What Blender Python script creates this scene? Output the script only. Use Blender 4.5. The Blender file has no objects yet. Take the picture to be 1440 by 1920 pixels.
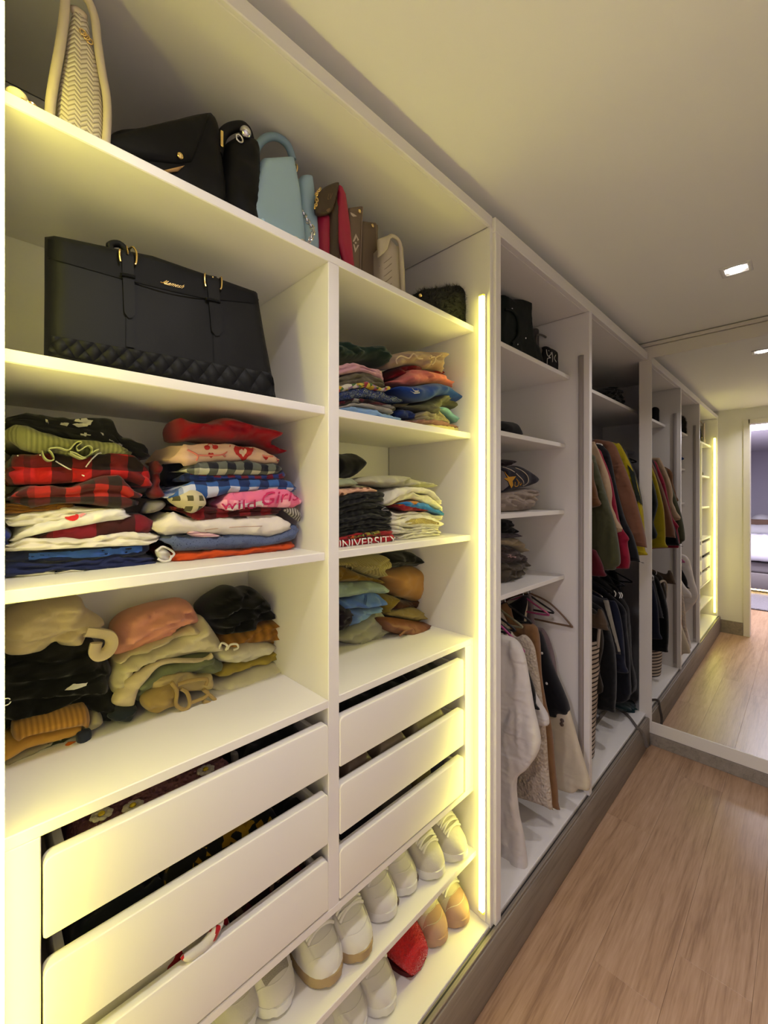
import bpy, bmesh, math, random
import numpy as np
from mathutils import Vector, Matrix, noise
from mathutils.geometry import delaunay_2d_cdt
from mathutils.bvhtree import BVHTree
random.seed(7)
scene = bpy.context.scene
COL = scene.collection
# ---------------------------------------------------------------- camera, world, exposure, lights
S = .754; YAW = math.radians(44.574); FPX = 781.27; CX, CY = 720.0, 926.9
CAM = Vector((0, -S, 1.5247))
cd = bpy.data.cameras.new('camera'); cam = bpy.data.objects.new('camera', cd); COL.objects.link(cam)
cam.location = CAM; cam.rotation_euler = (math.pi/2, 0, -YAW)
cd.sensor_fit = 'HORIZONTAL'; cd.sensor_width = 36; cd.lens = FPX/1440*36
cd.shift_y = -(960-CY)/1440; cd.clip_start = .02
scene.camera = cam
w = bpy.data.worlds.new('world'); scene.world = w; w.use_nodes = True
w.node_tree.nodes['Background'].inputs[0].default_value = (.5, .5, .55, 1)
w.node_tree.nodes['Background'].inputs[1].default_value = .02
scene.view_settings.view_transform = 'Standard'; scene.view_settings.look = 'None'
scene.view_settings.gamma = 1; scene.view_settings.use_curve_mapping = False
scene.view_settings.exposure = 0.13
LED_COL = (1.0, .92, .16); LED_PWR = 24.0; LED_SIDE = 8.5
DOWN_COL = (1.0, .94, .95)
LAMPS = [(.30, -.59, 5.0), (2.24, -.55, 2.9)]
BED_PWR = 150.0
def area(name, loc, rot, size, power, color, shape='DISK', sy=None, spread=None):
    l = bpy.data.lights.new(name, 'AREA'); l.energy = power; l.color = color; l.shape = shape; l.size = size
    if sy: l.size_y = sy
    if spread: l.spread = spread
    o = bpy.data.objects.new(name, l); o.location = loc; o.rotation_euler = rot; COL.objects.link(o); return o
area('bedroom_fill_light', (-1.6, -.35, 2.435), (0, 0, 0), .8, BED_PWR, (.90, .88, 1.0), 'SQUARE')  # added fill for bedroom and corridor, not a known lamp

# ---------------------------------------------------------------- view helpers (only used to read positions off the photograph)
FW = Vector((math.sin(YAW), math.cos(YAW), 0)); RT = Vector((math.cos(YAW), -math.sin(YAW), 0)); UP = Vector((0, 0, 1))
def ray(u, v): return FW + RT*((u-CX)/FPX) - UP*((v-CY)/FPX)
def at(u, v, ax, val):
    d = ray(u, v); i = 'xyz'.index(ax); t = (val-CAM[i])/d[i]; return CAM + d*t
class Zm:
    def __init__(s, x0, y0, k): s.x0, s.y0, s.k = x0, y0, k
    def __call__(s, *a): return [(s.x0+p[0]/s.k, None if p[1] is None else s.y0+p[1]/s.k) for p in a]
I1 = Zm(0, 0, 1)
ZA = Zm(0, 0, 3); ZB = Zm(360, 180, 2.6667); ZC = Zm(0, 400, 2.25); ZD = Zm(0, 750, 4.3636); ZE = Zm(290, 750, 4.2353)
ZF = Zm(0, 1070, 4.3636); ZG = Zm(190, 1070, 3.3488); ZH = Zm(620, 620, 4.6452); ZI = Zm(620, 820, 4.6452); ZJ = Zm(620, 1010, 4.6452)
ZK = Zm(620, 1180, 3.6935); ZL = Zm(0, 1400, 2.25); ZMm = Zm(380, 1480, 2.5714); ZN = Zm(900, 400, 4.5); ZO = Zm(900, 750, 4.5)
ZQ = Zm(900, 1080, 3); ZT = Zm(560, 320, 6); ZU = Zm(1100, 700, 4.5714); ZV = Zm(1100, 1080, 6); ZW = Zm(920, 540, 9); ZX = Zm(930, 860, 6.857)
ZP = Zm(60, 0, 6.62)

# ---------------------------------------------------------------- materials
MATS = {}
def _new(name):
    m = bpy.data.materials.new(name); m.use_nodes = True
    nt = m.node_tree; b = nt.nodes['Principled BSDF']; return m, nt, b
def c4(c): return (c[0], c[1], c[2], 1)
def hexc(h):
    v = [int(h[i:i+2], 16)/255 for i in (0, 2, 4)]
    return tuple(x/12.92 if x < .04045 else ((x+.055)/1.055)**2.4 for x in v)
def N(nt, t, **k):
    n = nt.nodes.new(t)
    for a, b in k.items(): setattr(n, a, b)
    return n
def coords(nt, kind='Object'):
    return N(nt, 'ShaderNodeTexCoord').outputs[kind]
def add_bump(nt, b, scale, strength, dist=.002, kind='noise', src=None):
    if kind == 'voronoi': t = N(nt, 'ShaderNodeTexVoronoi'); out = t.outputs['Distance']
    else: t = N(nt, 'ShaderNodeTexNoise'); t.inputs['Detail'].default_value = 3; out = t.outputs[0]
    t.inputs['Scale'].default_value = scale
    nt.links.new(src or coords(nt), t.inputs['Vector'])
    bp = N(nt, 'ShaderNodeBump'); bp.inputs['Strength'].default_value = strength; bp.inputs['Distance'].default_value = dist
    nt.links.new(out, bp.inputs['Height']); nt.links.new(bp.outputs[0], b.inputs['Normal'])
def plain(name, col, rough=.5, metal=0, bump=None, spec=.5, emit=None, es=0, sheen=0, coat=0):
    if name in MATS: return MATS[name]
    m, nt, b = _new(name)
    if isinstance(col, str): col = hexc(col)
    b.inputs['Base Color'].default_value = c4(col); b.inputs['Roughness'].default_value = rough
    b.inputs['Metallic'].default_value = metal; b.inputs['Specular IOR Level'].default_value = spec
    if sheen: b.inputs['Sheen Weight'].default_value = sheen
    if coat: b.inputs['Coat Weight'].default_value = coat; b.inputs['Coat Roughness'].default_value = .15
    if emit: b.inputs['Emission Color'].default_value = c4(emit); b.inputs['Emission Strength'].default_value = es
    if bump: add_bump(nt, b, *bump)
    MATS[name] = m; return m
def ramp(nt, fac, cols, const=True):
    r = N(nt, 'ShaderNodeValToRGB'); cr = r.color_ramp; cr.interpolation = 'CONSTANT' if const else 'LINEAR'
    n = len(cols)
    for i, c in enumerate(cols):
        p = i/n if const else i/max(1, n-1)
        e = cr.elements[i] if i < 2 else cr.elements.new(p)
        e.position = p; e.color = c4(hexc(c) if isinstance(c, str) else c)
    nt.links.new(fac, r.inputs[0]); return r.outputs[0]
def mth(nt, op, a, b=None):
    n = N(nt, 'ShaderNodeMath', operation=op)
    for i, x in enumerate((a, b)):
        if x is None: continue
        if isinstance(x, (int, float)): n.inputs[i].default_value = x
        else: nt.links.new(x, n.inputs[i])
    return n.outputs[0]
def fab(col, kind='plain', p=.03, weave=420):
    """cloth: colour with slight variation and weave relief; patterned kinds take a list of colours"""
    key = 'cloth_'+kind+'_'+(col if isinstance(col, str) else '_'.join(col))+('_%g' % p)
    if key in MATS: return MATS[key]
    m, nt, b = _new(key); b.inputs['Roughness'].default_value = .9; b.inputs['Specular IOR Level'].default_value = .2
    b.inputs['Sheen Weight'].default_value = .15
    uv = coords(nt, 'UV')
    if kind == 'plain':
        t = N(nt, 'ShaderNodeTexNoise'); t.inputs['Scale'].default_value = 14; nt.links.new(coords(nt), t.inputs['Vector'])
        c = hexc(col); out = ramp(nt, t.outputs[0], [tuple(x*.86 for x in c), tuple(min(1, x*1.1) for x in c)], False)
    elif kind in ('check', 'stripe', 'stripev'):
        s = N(nt, 'ShaderNodeSeparateXYZ'); nt.links.new(uv, s.inputs[0])
        a = mth(nt, 'LESS_THAN', mth(nt, 'FRACT', mth(nt, 'MULTIPLY', s.outputs[0], 1/p)), .5)
        d = mth(nt, 'LESS_THAN', mth(nt, 'FRACT', mth(nt, 'MULTIPLY', s.outputs[1], 1/p)), .5)
        if kind == 'check': f = mth(nt, 'MULTIPLY', mth(nt, 'ADD', a, d), .45)
        elif kind == 'stripe': f = mth(nt, 'MULTIPLY', d, .9)
        else: f = mth(nt, 'MULTIPLY', a, .9)
        out = ramp(nt, f, col)
    elif kind == 'blotch':
        t = N(nt, 'ShaderNodeTexVoronoi'); t.inputs['Scale'].default_value = 1/p; nt.links.new(coords(nt), t.inputs['Vector'])
        s = N(nt, 'ShaderNodeSeparateColor'); nt.links.new(t.outputs['Color'], s.inputs[0])
        out = ramp(nt, s.outputs[0], col)
    elif kind == 'heather':
        t = N(nt, 'ShaderNodeTexNoise'); t.inputs['Scale'].default_value = 1/p; t.inputs['Detail'].default_value = 2
        nt.links.new(coords(nt), t.inputs['Vector']); out = ramp(nt, t.outputs[0], col)
    elif kind == 'rib':
        s = N(nt, 'ShaderNodeSeparateXYZ'); nt.links.new(uv, s.inputs[0])
        f = mth(nt, 'PINGPONG', s.outputs[0], p)
        f = mth(nt, 'MULTIPLY', f, 1/p); c = hexc(col)
        out = ramp(nt, f, [tuple(x*.55 for x in c), c], False)
    nt.links.new(out, b.inputs['Base Color'])
    mp = N(nt, 'ShaderNodeMapping'); mp.inputs['Scale'].default_value = (9, 9, 26); nt.links.new(coords(nt), mp.inputs[0])
    rn = N(nt, 'ShaderNodeTexNoise', noise_type='RIDGED_MULTIFRACTAL'); rn.inputs['Scale'].default_value = 1.0; rn.inputs['Detail'].default_value = 2.5; rn.inputs['Distortion'].default_value = .6
    nt.links.new(mp.outputs[0], rn.inputs['Vector'])
    b1 = N(nt, 'ShaderNodeBump'); b1.inputs['Strength'].default_value = .55; b1.inputs['Distance'].default_value = .012; nt.links.new(rn.outputs[0], b1.inputs['Height'])
    wv = N(nt, 'ShaderNodeTexNoise'); wv.inputs['Scale'].default_value = weave; nt.links.new(coords(nt), wv.inputs['Vector'])
    b2 = N(nt, 'ShaderNodeBump'); b2.inputs['Strength'].default_value = .25; b2.inputs['Distance'].default_value = .001
    nt.links.new(wv.outputs[0], b2.inputs['Height']); nt.links.new(b1.outputs[0], b2.inputs['Normal']); nt.links.new(b2.outputs[0], b.inputs['Normal'])
    MATS[key] = m; return m
WHITE = plain('white_laminate', (.80, .765, .735), .38, bump=(180, .03, .001))
CARC = plain('white_laminate_inner', (.78, .745, .70), .42, bump=(180, .03, .001))
PLINTH = None
ALU = plain('brushed_aluminium', (.45, .42, .40), .35, metal=.7)
GOLD = plain('polished_gold_metal', (.85, .62, .25), .22, metal=1)
STEEL = plain('chrome_metal', (.7, .7, .72), .2, metal=1)
BLACKL = plain('black_leather', (.006, .006, .007), .58, bump=(220, .15, .001), spec=.18)
BLACKM = plain('black_matte_plastic', (.01, .01, .011), .5)

# ---------------------------------------------------------------- mesh helpers
ORG = {}; GEO = {}
def tag(o, label=None, cat=None, group=None, kind=None):
    if label: o['label'] = label
    if cat: o['category'] = cat
    if group: o['group'] = group
    if kind: o['kind'] = kind
    return o
def empty(name, loc, label=None, cat=None, group=None, rz=0, kind=None):
    o = bpy.data.objects.new(name, None); o.location = loc; o.rotation_euler[2] = rz; o.empty_display_size = .05
    COL.objects.link(o); ORG[o] = Vector(loc); return tag(o, label, cat, group, kind)
def mk(name, verts, faces, mat, parent=None, smooth=True, ang=50, uv=None, local=False, label=None, cat=None, group=None, kind=None):
    vs = np.array([tuple(v) for v in verts], dtype=float)
    if local: org = Vector((0, 0, 0))
    else:
        lo, hi = vs.min(0), vs.max(0); org = Vector(((lo[0]+hi[0])/2, (lo[1]+hi[1])/2, lo[2]))
    me = bpy.data.meshes.new(name); me.from_pydata([tuple(v) for v in vs-np.array(org)], [], [tuple(f) for f in faces]); me.update()
    if uv is not None:
        l = me.uv_layers.new(name='UVMap'); li = np.zeros(len(me.loops), dtype=np.int32); me.loops.foreach_get('vertex_index', li)
        l.data.foreach_set('uv', np.array(uv, dtype=np.float32)[li].ravel())
    if smooth:
        me.shade_smooth()
        if ang: me.set_sharp_from_angle(angle=math.radians(ang))
    if mat: me.materials.append(mat)
    o = bpy.data.objects.new(name, me); COL.objects.link(o)
    if parent:
        o.parent = parent
        o.location = org if local else org-ORG[parent]
    else: o.location = org
    ORG[o] = org; GEO[o] = (vs, faces)
    return tag(o, label, cat, group, kind)
def boxv(x0, x1, y0, y1, z0, z1, bev=.0015, seg=1):
    bm = bmesh.new(); bmesh.ops.create_cube(bm, size=1)
    for v in bm.verts: v.co = Vector(((x0+x1)/2+v.co.x*(x1-x0), (y0+y1)/2+v.co.y*(y1-y0), (z0+z1)/2+v.co.z*(z1-z0)))
    if bev: bmesh.ops.bevel(bm, geom=bm.edges[:], offset=min(bev, .45*min(x1-x0, y1-y0, z1-z0)), segments=seg, affect='EDGES', profile=.5)
    bm.verts.index_update(); r = ([v.co.copy() for v in bm.verts], [[v.index for v in f.verts] for f in bm.faces]); bm.free(); return r
def box(name, x0, x1, y0, y1, z0, z1, mat, parent=None, bev=.0015, seg=1, **k):
    v, f = boxv(x0, x1, y0, y1, z0, z1, bev, seg); k.setdefault('ang', 30); return mk(name, v, f, mat, parent, **k)
def join(*parts):
    V, F = [], []
    for v, f in parts:
        n = len(V); V += list(v); F += [[i+n for i in q] for q in f]
    return V, F
def tubev(pts, r, n=8, closed=False, flat=1.0):
    pts = [Vector(p) for p in pts]; m = len(pts); V, F = [], []
    prev = None
    for i, p in enumerate(pts):
        a = pts[(i-1) % m] if (closed or i > 0) else p; b = pts[(i+1) % m] if (closed or i < m-1) else p
        t = (b-a).normalized()
        if prev is None:
            prev = t.orthogonal().normalized()
        nrm = (prev-t*prev.dot(t))
        nrm = nrm.normalized() if nrm.length > 1e-6 else t.orthogonal().normalized()
        prev = nrm; bn = t.cross(nrm)
        rr = r(i/(m-1)) if callable(r) else r
        for k in range(n):
            an = 2*math.pi*k/n; V.append(p+nrm*(math.cos(an)*rr)+bn*(math.sin(an)*rr*flat))
    mm = m if closed else m-1
    for i in range(mm):
        for k in range(n):
            a = i*n+k; b = i*n+(k+1) % n; c = ((i+1) % m)*n+(k+1) % n; d = ((i+1) % m)*n+k; F.append([a, b, c, d])
    if not closed: F += [list(range(n))[::-1], [(m-1)*n+k for k in range(n)]]
    return V, F
def spline(pts, k=6, closed=False):
    P = [Vector(p) for p in pts]; n = len(P); out = []
    rng = n if closed else n-1
    for i in range(rng):
        p0 = P[(i-1) % n] if (closed or i > 0) else P[0]; p1 = P[i]; p2 = P[(i+1) % n]
        p3 = P[(i+2) % n] if (closed or i < n-2) else P[-1]
        for j in range(k):
            t = j/k
            out.append(.5*((2*p1)+(p2-p0)*t+(2*p0-5*p1+4*p2-p3)*t*t+(3*p1-p0-3*p2+p3)*t**3))
    if not closed: out.append(P[-1])
    return out
def tube(name, pts, r, mat, parent=None, n=8, k=5, closed=False, flat=1.0, **kw):
    v, f = tubev(spline(pts, k, closed) if k else pts, r, n, closed, flat); return mk(name, v, f, mat, parent, **kw)
def ringv(c, R, r, ax='z', sx=1.0, n=18, m=8):
    pts = []
    for i in range(n):
        a = 2*math.pi*i/n; x, y = R*sx*math.cos(a), R*math.sin(a)
        pts.append(Vector(c)+{'z': Vector((x, y, 0)), 'y': Vector((x, 0, y)), 'x': Vector((0, x, y))}[ax])
    return tubev(pts, r, m, True)
def ballv(c, r, sx=1, sy=1, sz=1, n=12, m=8):
    bm = bmesh.new(); bmesh.ops.create_uvsphere(bm, u_segments=n, v_segments=m, radius=r)
    V = [Vector((v.co.x*sx, v.co.y*sy, v.co.z*sz))+Vector(c) for v in bm.verts]; bm.verts.index_update()
    F = [[v.index for v in f.verts] for f in bm.faces]; bm.free(); return V, F
def sm(t): t = max(0., min(1., t)); return t*t*(3-2*t)
def nz(*a): return noise.noise(Vector(a))
# outline (a,b) -> soft closed volume; ax 'y': (x,z) facing -y, ax 'x': (y,z) facing -x
def cdt_fill(P, g, rings=False):
    P = np.array(P); n = len(P); lo, hi = P.min(0), P.max(0); pts = [tuple(p) for p in P]
    gx = np.arange(lo[0], hi[0], g); gy = np.arange(lo[1], hi[1], g*.9)
    if len(gx) and len(gy):
        A, B = np.meshgrid(gx, gy); A[1::2] += g*.5; q = np.stack([A.ravel(), B.ravel()], 1)
        ins = np.zeros(len(q), bool); j = n-1
        for i in range(n):
            a, b = P[i], P[j]
            cnd = ((a[1] > q[:, 1]) != (b[1] > q[:, 1]))
            with np.errstate(divide='ignore', invalid='ignore'):
                ins ^= cnd & (q[:, 0] < (b[0]-a[0])*(q[:, 1]-a[1])/(b[1]-a[1])+a[0])
            j = i
        q = q[ins]; 
        if len(q): q = q[bdist(q, P) > g*(1.25 if rings else .55)]; pts += [tuple(p) for p in q]
    if rings:
        t = np.roll(P, -1, 0)-np.roll(P, 1, 0); L = np.hypot(t[:, 0], t[:, 1]); L[L == 0] = 1; t = t/L[:, None]
        sg = 1 if np.sum(P[:, 0]*np.roll(P[:, 1], -1)-np.roll(P[:, 0], -1)*P[:, 1]) > 0 else -1
        nr = np.stack([-t[:, 1], t[:, 0]], 1)*sg
        for dl in (.22, .72):
            q = P+nr*(g*dl); q = q[bdist(q, P) > g*dl*.8]; pts += [tuple(p) for p in q]
    r = delaunay_2d_cdt([Vector(p) for p in pts], [(i, (i+1) % n) for i in range(n)], [], 1, 1e-7)
    return np.array([tuple(v) for v in r[0]]), [list(f) for f in r[2]]
def bdist(q, P):
    d = np.full(len(q), 1e9); n = len(P)
    for i in range(n):
        a = P[i]; e = P[(i+1) % n]-a; L = max(1e-14, e@e); t = np.clip(((q-a)@e)/L, 0, 1)
        d = np.minimum(d, np.hypot(*(q-a-t[:, None]*e).T))
    return d
def outline(P, g, smooth=True):
    P = [Vector((p[0], p[1], 0)) for p in P]
    if smooth: P = spline(P, 5, True)
    out = []; n = len(P)
    for i in range(n):
        a, b = P[i], P[(i+1) % n]; L = (b-a).length; k = max(1, int(round(L/g)))
        if L < g*.25: continue
        for j in range(k): q = a.lerp(b, j/k); out.append((q.x, q.y))
    return out
def inflatev(pts, ax, c, T, g=.008, r=None, wr=.004, fq=(22, 30), back=.8, lean=(0, 0), smooth=True, seed=0, crease=0, zmin=None, vert=False):
    P = outline(pts, g, smooth); V2, F = cdt_fill(P, g, True); d = bdist(V2, np.array(P))
    r = r or max(T, 1e-4); r = min(r, max(d.max(), 1e-4)); b0 = V2[:, 1].min(); a0 = V2[:, 0].mean()
    V, U = [], []; fr, bk = [], []; sd = seed*3.17; rg = random.Random(seed); tl = rg.uniform(-.35, .15); Fq = rg.uniform(24, 38)
    for (a, b), dd in zip(V2, d):
        q = min(dd/r, 1); h = T*math.sqrt(max(0, 1-(1-q)**2)); m = sm(dd/(.4*r+1e-6))
        n1 = nz(a*fq[0]+sd, b*fq[1]-sd, seed*1.7)+.5*nz(a*fq[0]*2.1+9, b*fq[1]*2.1, seed*2.3)
        n2 = 0
        if crease:   # long sharp folds, bent by a slow warp, running along the cloth (or downwards when hanging)
            wa, wb = .035*nz(a*9+sd, b*9, 3.1+seed), .035*nz(a*9, b*9+sd, 7.7+seed)
            fa, fb_ = (44, 3.5) if vert else (9, 46)
            k1 = abs(nz((a+wa)*fa+sd, (b+wb)*fb_, seed*5.1)); k2 = abs(nz((a+wb)*fa*2.1-sd, (b+wa)*fb_*1.9+5, seed*2.9))
            n2 = crease*(1.6*min(k1, .55)+.8*min(k2, .5)-.5)
            if not vert:
                ph = (b+tl*a)*Fq+1.1*nz(a*6+sd, b*6, seed+.3)+.4*nz(a*19, b*19, sd); s_ = ph-math.floor(ph)
                n2 += crease*1.1*((1-s_)**1.3*min(1, s_*7)-.35)
        cc = c+lean[0]*(a-a0)+lean[1]*(b-b0)
        fo = cc-h+m*(wr*n1-n2); bo = cc+h*back-m*wr*.6*n1
        bb = b if zmin is None else max(b, zmin)
        mkp = (lambda off: (a, off, bb)) if ax == 'y' else (lambda off: (off, a, bb))
        fr.append(len(V)); V.append(mkp(fo)); U.append((a, b))
        if dd < 1e-6: bk.append(fr[-1])
        else: bk.append(len(V)); V.append(mkp(bo)); U.append((a+.5, b))
    FF = []
    for f in F:
        f1 = f if ax == 'y' else f[::-1]
        FF.append([fr[i] for i in f1]); q = [bk[i] for i in f1[::-1]]
        if len(set(q)) == 3 and set(q) != set(FF[-1]): FF.append(q)
    return V, FF, U
def rp(pts, ax, c, zb=None):
    out = []
    for u, v in pts:
        p = at(u, v if v is not None else CY, ax, c); b = zb if v is None else p.z
        out.append((p.x if ax == 'y' else p.y, b))
    return out
SEED = [0]
def lump(name, label, cat, mat, pts, c, T, ax='y', group=None, zb=None, parent=None, **k):
    SEED[0] += 1; k.setdefault('seed', SEED[0])
    P = rp(pts, ax, c, zb)
    if zb is not None: k.setdefault('zmin', zb)
    if cat == 'clothing': k['crease'] = .002 if k.pop('calm', False) else min(max(k.get('crease', 0)*2, .024), .38*T); k['wr'] = max(k.get('wr', 0), .006); k.setdefault('g', .0055); k.setdefault('r', max(.016, T*.55))
    V, F, U = inflatev(P, ax, c, T, **k)
    return mk(name, V, F, mat, parent, uv=U, ang=None, label=label, cat=cat, group=group)
# folded cloth: traced front bottom/top edges, layered round folds
def folded(name, label, cat, mat, bot, top, y0, depth=.22, layers=2, bulge=.007, wr=.0065, group=None, zb=None, ragged=.01, parent=None, nx=44):
    SEED[0] += 1; sd = SEED[0]
    B = sorted(rp(bot, 'y', y0, zb)); Tp = sorted(rp(top, 'y', y0, zb))
    xl = min(B[0][0], Tp[0][0]); xr = max(B[-1][0], Tp[-1][0])
    bx, bz = zip(*B); tx, tz = zip(*Tp)
    fb = lambda x: float(np.interp(x, bx, bz)); ft = lambda x: max(float(np.interp(x, tx, tz)), fb(x)+.002)
    rc = min(.03, (xr-xl)*.2, depth*.3); out = []
    ns = 8
    def seg(p, q, k):
        for i in range(k): out.append((p[0]+(q[0]-p[0])*i/k, p[1]+(q[1]-p[1])*i/k))
    def arc(cx, cy, a0, a1, k):
        for i in range(k): a = a0+(a1-a0)*i/k; out.append((cx+rc*math.cos(a), cy+rc*math.sin(a)))
    y1 = y0+depth; h = math.pi/2
    seg((xl+rc, y0), (xr-rc, y0), nx); arc(xr-rc, y0+rc, -h, 0, 5); seg((xr, y0+rc), (xr, y1-rc), ns); arc(xr-rc, y1-rc, 0, h, 3)
    seg((xr-rc, y1), (xl+rc, y1), 8); arc(xl+rc, y1-rc, h, 2*h, 3); seg((xl, y1-rc), (xl, y0+rc), ns); arc(xl+rc, y0+rc, 2*h, 3*h, 5)
    n = len(out); cx, cy = (xl+xr)/2, (y0+y1)/2; nv = layers*5
    V, U, F = [], [], []; s = 0; ss = [0]
    for i in range(1, n): s += math.hypot(out[i][0]-out[i-1][0], out[i][1]-out[i-1][1]); ss.append(s)
    rl = [random.uniform(-ragged, ragged*.2) for _ in range(layers+1)]
    for j in range(nv+1):
        v = j/nv
        for i, (x, y) in enumerate(out):
            dx, dy = out[(i+1) % n][0]-out[i-1][0], out[(i+1) % n][1]-out[i-1][1]; L = math.hypot(dx, dy) or 1
            nx_, ny_ = dy/L, -dx/L
            vv = min(.999, max(0, v+.10/layers*nz(x*18, y*18, sd)*(1 if 0 < j < nv else 0))); fl = vv*layers; li = min(layers-1, int(fl)); fr = fl-int(fl)
            if j == nv: fr = 1; li = layers-1
            if j == 0: fr = 0; li = 0
            hh = ft(x)-fb(x); bl = min(bulge, hh/layers*.9)
            off = bl*(math.sqrt(max(0, math.sin(math.pi*fr)))-1)-rl[li]*0+rl[li]*(.5+.5*nz(x*9, y*9, sd+li*7))
            off += wr*(.7*nz(x*30, y*30, v*4+sd)+.9*nz(x*70, y*70, v*9+sd))
            z = fb(x)+hh*v
            if 0 < j: z += wr*v*(nz(x*22, y*14, sd*1.3)*1.2+.5*nz(x*60, y*40, sd))
            V.append((x+nx_*off, y+ny_*off, z)); U.append((ss[i], v*hh+fb(x)))
    for j in range(nv):
        for i in range(n): F.append([j*n+i, j*n+(i+1) % n, (j+1)*n+(i+1) % n, (j+1)*n+i])
    base = nv*n; K = 6; last = base
    for q in range(1, K):
        t = 1-q/K; st = len(V)
        for i, (x, y) in enumerate(out):
            X, Y = cx+(x-cx)*t, cy+(y-cy)*t
            V.append((X, Y, ft(X)+wr*nz(X*22, Y*14, sd*1.3)*1.2+.004*(1-t))); U.append((X, ft(X)+Y-y0))
        for i in range(n): F.append([last+i, last+(i+1) % n, st+(i+1) % n, st+i])
        last = st
    V.append((cx, cy, ft(cx)+.004)); U.append((cx, ft(cx)+depth/2))
    for i in range(n): F.append([last+i, last+(i+1) % n, len(V)-1])
    V.append((cx, cy, fb(cx))); U.append((cx, fb(cx)-depth/2))
    for i in range(n): F.append([(i+1) % n, i, len(V)-1])
    return mk(name, V, F, mat, parent, uv=U, ang=None, label=label, cat=cat, group=group)
# flat prints and patches that lie on a thing's surface
BV = {}
def bvh(o):
    if o not in BV: BV[o] = BVHTree.FromPolygons([Vector(v) for v in GEO[o][0]], GEO[o][1])
    return BV[o]
def onto(o, u, v, off):
    d = ray(u, v).normalized(); h = bvh(o).ray_cast(CAM, d)
    if h[0] is None:
        q = at(u, v, 'y', ORG[o].y) if abs(d.y) > .2 else CAM+d; h = bvh(o).find_nearest(q)
    p, nrm = h[0], h[1]
    if nrm.dot(d) > 0: nrm = -nrm
    return p+nrm*off
def decal(o, name, pts, mat, off=.0016, g=3.0, smooth=False, label=None):
    P = outline(pts, g, smooth); V2, F = cdt_fill(P, g)
    return mk(name, [onto(o, u, v, off) for u, v in V2], F, mat, o, ang=None, label=label)
def text2d(s):
    cu = bpy.data.curves.new('t', 'FONT'); cu.body = s; cu.resolution_u = 3
    t = bpy.data.objects.new('t', cu); COL.objects.link(t); bpy.context.view_layer.update()
    me = bpy.data.meshes.new_from_object(t.evaluated_get(bpy.context.evaluated_depsgraph_get()))
    bm = bmesh.new(); bm.from_mesh(me); bmesh.ops.triangulate(bm, faces=bm.faces[:])
    for _ in range(3):
        L_ = [e for e in bm.edges if e.calc_length() > .16]
        if L_: bmesh.ops.subdivide_edges(bm, edges=L_, cuts=1); bmesh.ops.triangulate(bm, faces=bm.faces[:])
    V = np.array([(v.co.x, v.co.y) for v in bm.verts]); bm.verts.index_update(); F = [[v.index for v in f.verts] for f in bm.faces]
    bm.free(); bpy.data.objects.remove(t); bpy.data.curves.remove(cu); bpy.data.meshes.remove(me)
    V -= V.min(0); V /= V.max(0); return V, F
def decal_text(o, name, s, q, mat, off=.002, shear=0, label=None):
    V, F = text2d(s); (bl, br, tr, tl) = [np.array(p) for p in q]; W = []
    for a, b in V:
        a = a+shear*b; p = bl*(1-a)*(1-b)+br*a*(1-b)+tr*a*b+tl*(1-a)*b; W.append(onto(o, p[0], p[1], off))
    return mk(name, W, F, mat, o, ang=None, label=label)
def fur(o, name, n, L, mat, seed=1, wdt=.0012):
    rnd = random.Random(seed); V0, F0 = GEO[o]; V, F = [], []
    tri = []
    for f in F0:
        for i in range(1, len(f)-1): tri.append((f[0], f[i], f[i+1]))
    ar = []
    for t in tri:
        a, b, c = [Vector(V0[i]) for i in t]; ar.append((b-a).cross(c-a).length)
    ch = rnd.choices(range(len(tri)), ar, k=n)
    for k in ch:
        a, b, c = [Vector(V0[i]) for i in tri[k]]; nr = (b-a).cross(c-a)
        if nr.length < 1e-12: continue
        nr.normalize(); u, v = rnd.random(), rnd.random()
        if u+v > 1: u, v = 1-u, 1-v
        p = a+(b-a)*u+(c-a)*v; d = (nr+Vector((rnd.uniform(-.7, .7), rnd.uniform(-.7, .7), rnd.uniform(-.9, .4)))).normalized()*L*rnd.uniform(.5, 1.1)
        s = d.orthogonal().normalized()*wdt; m = len(V); V += [p-s-nr*.001, p+s-nr*.001, p+d]; F.append([m, m+1, m+2])
    return mk(name, V, F, mat, o, smooth=False, kind='stuff')
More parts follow.
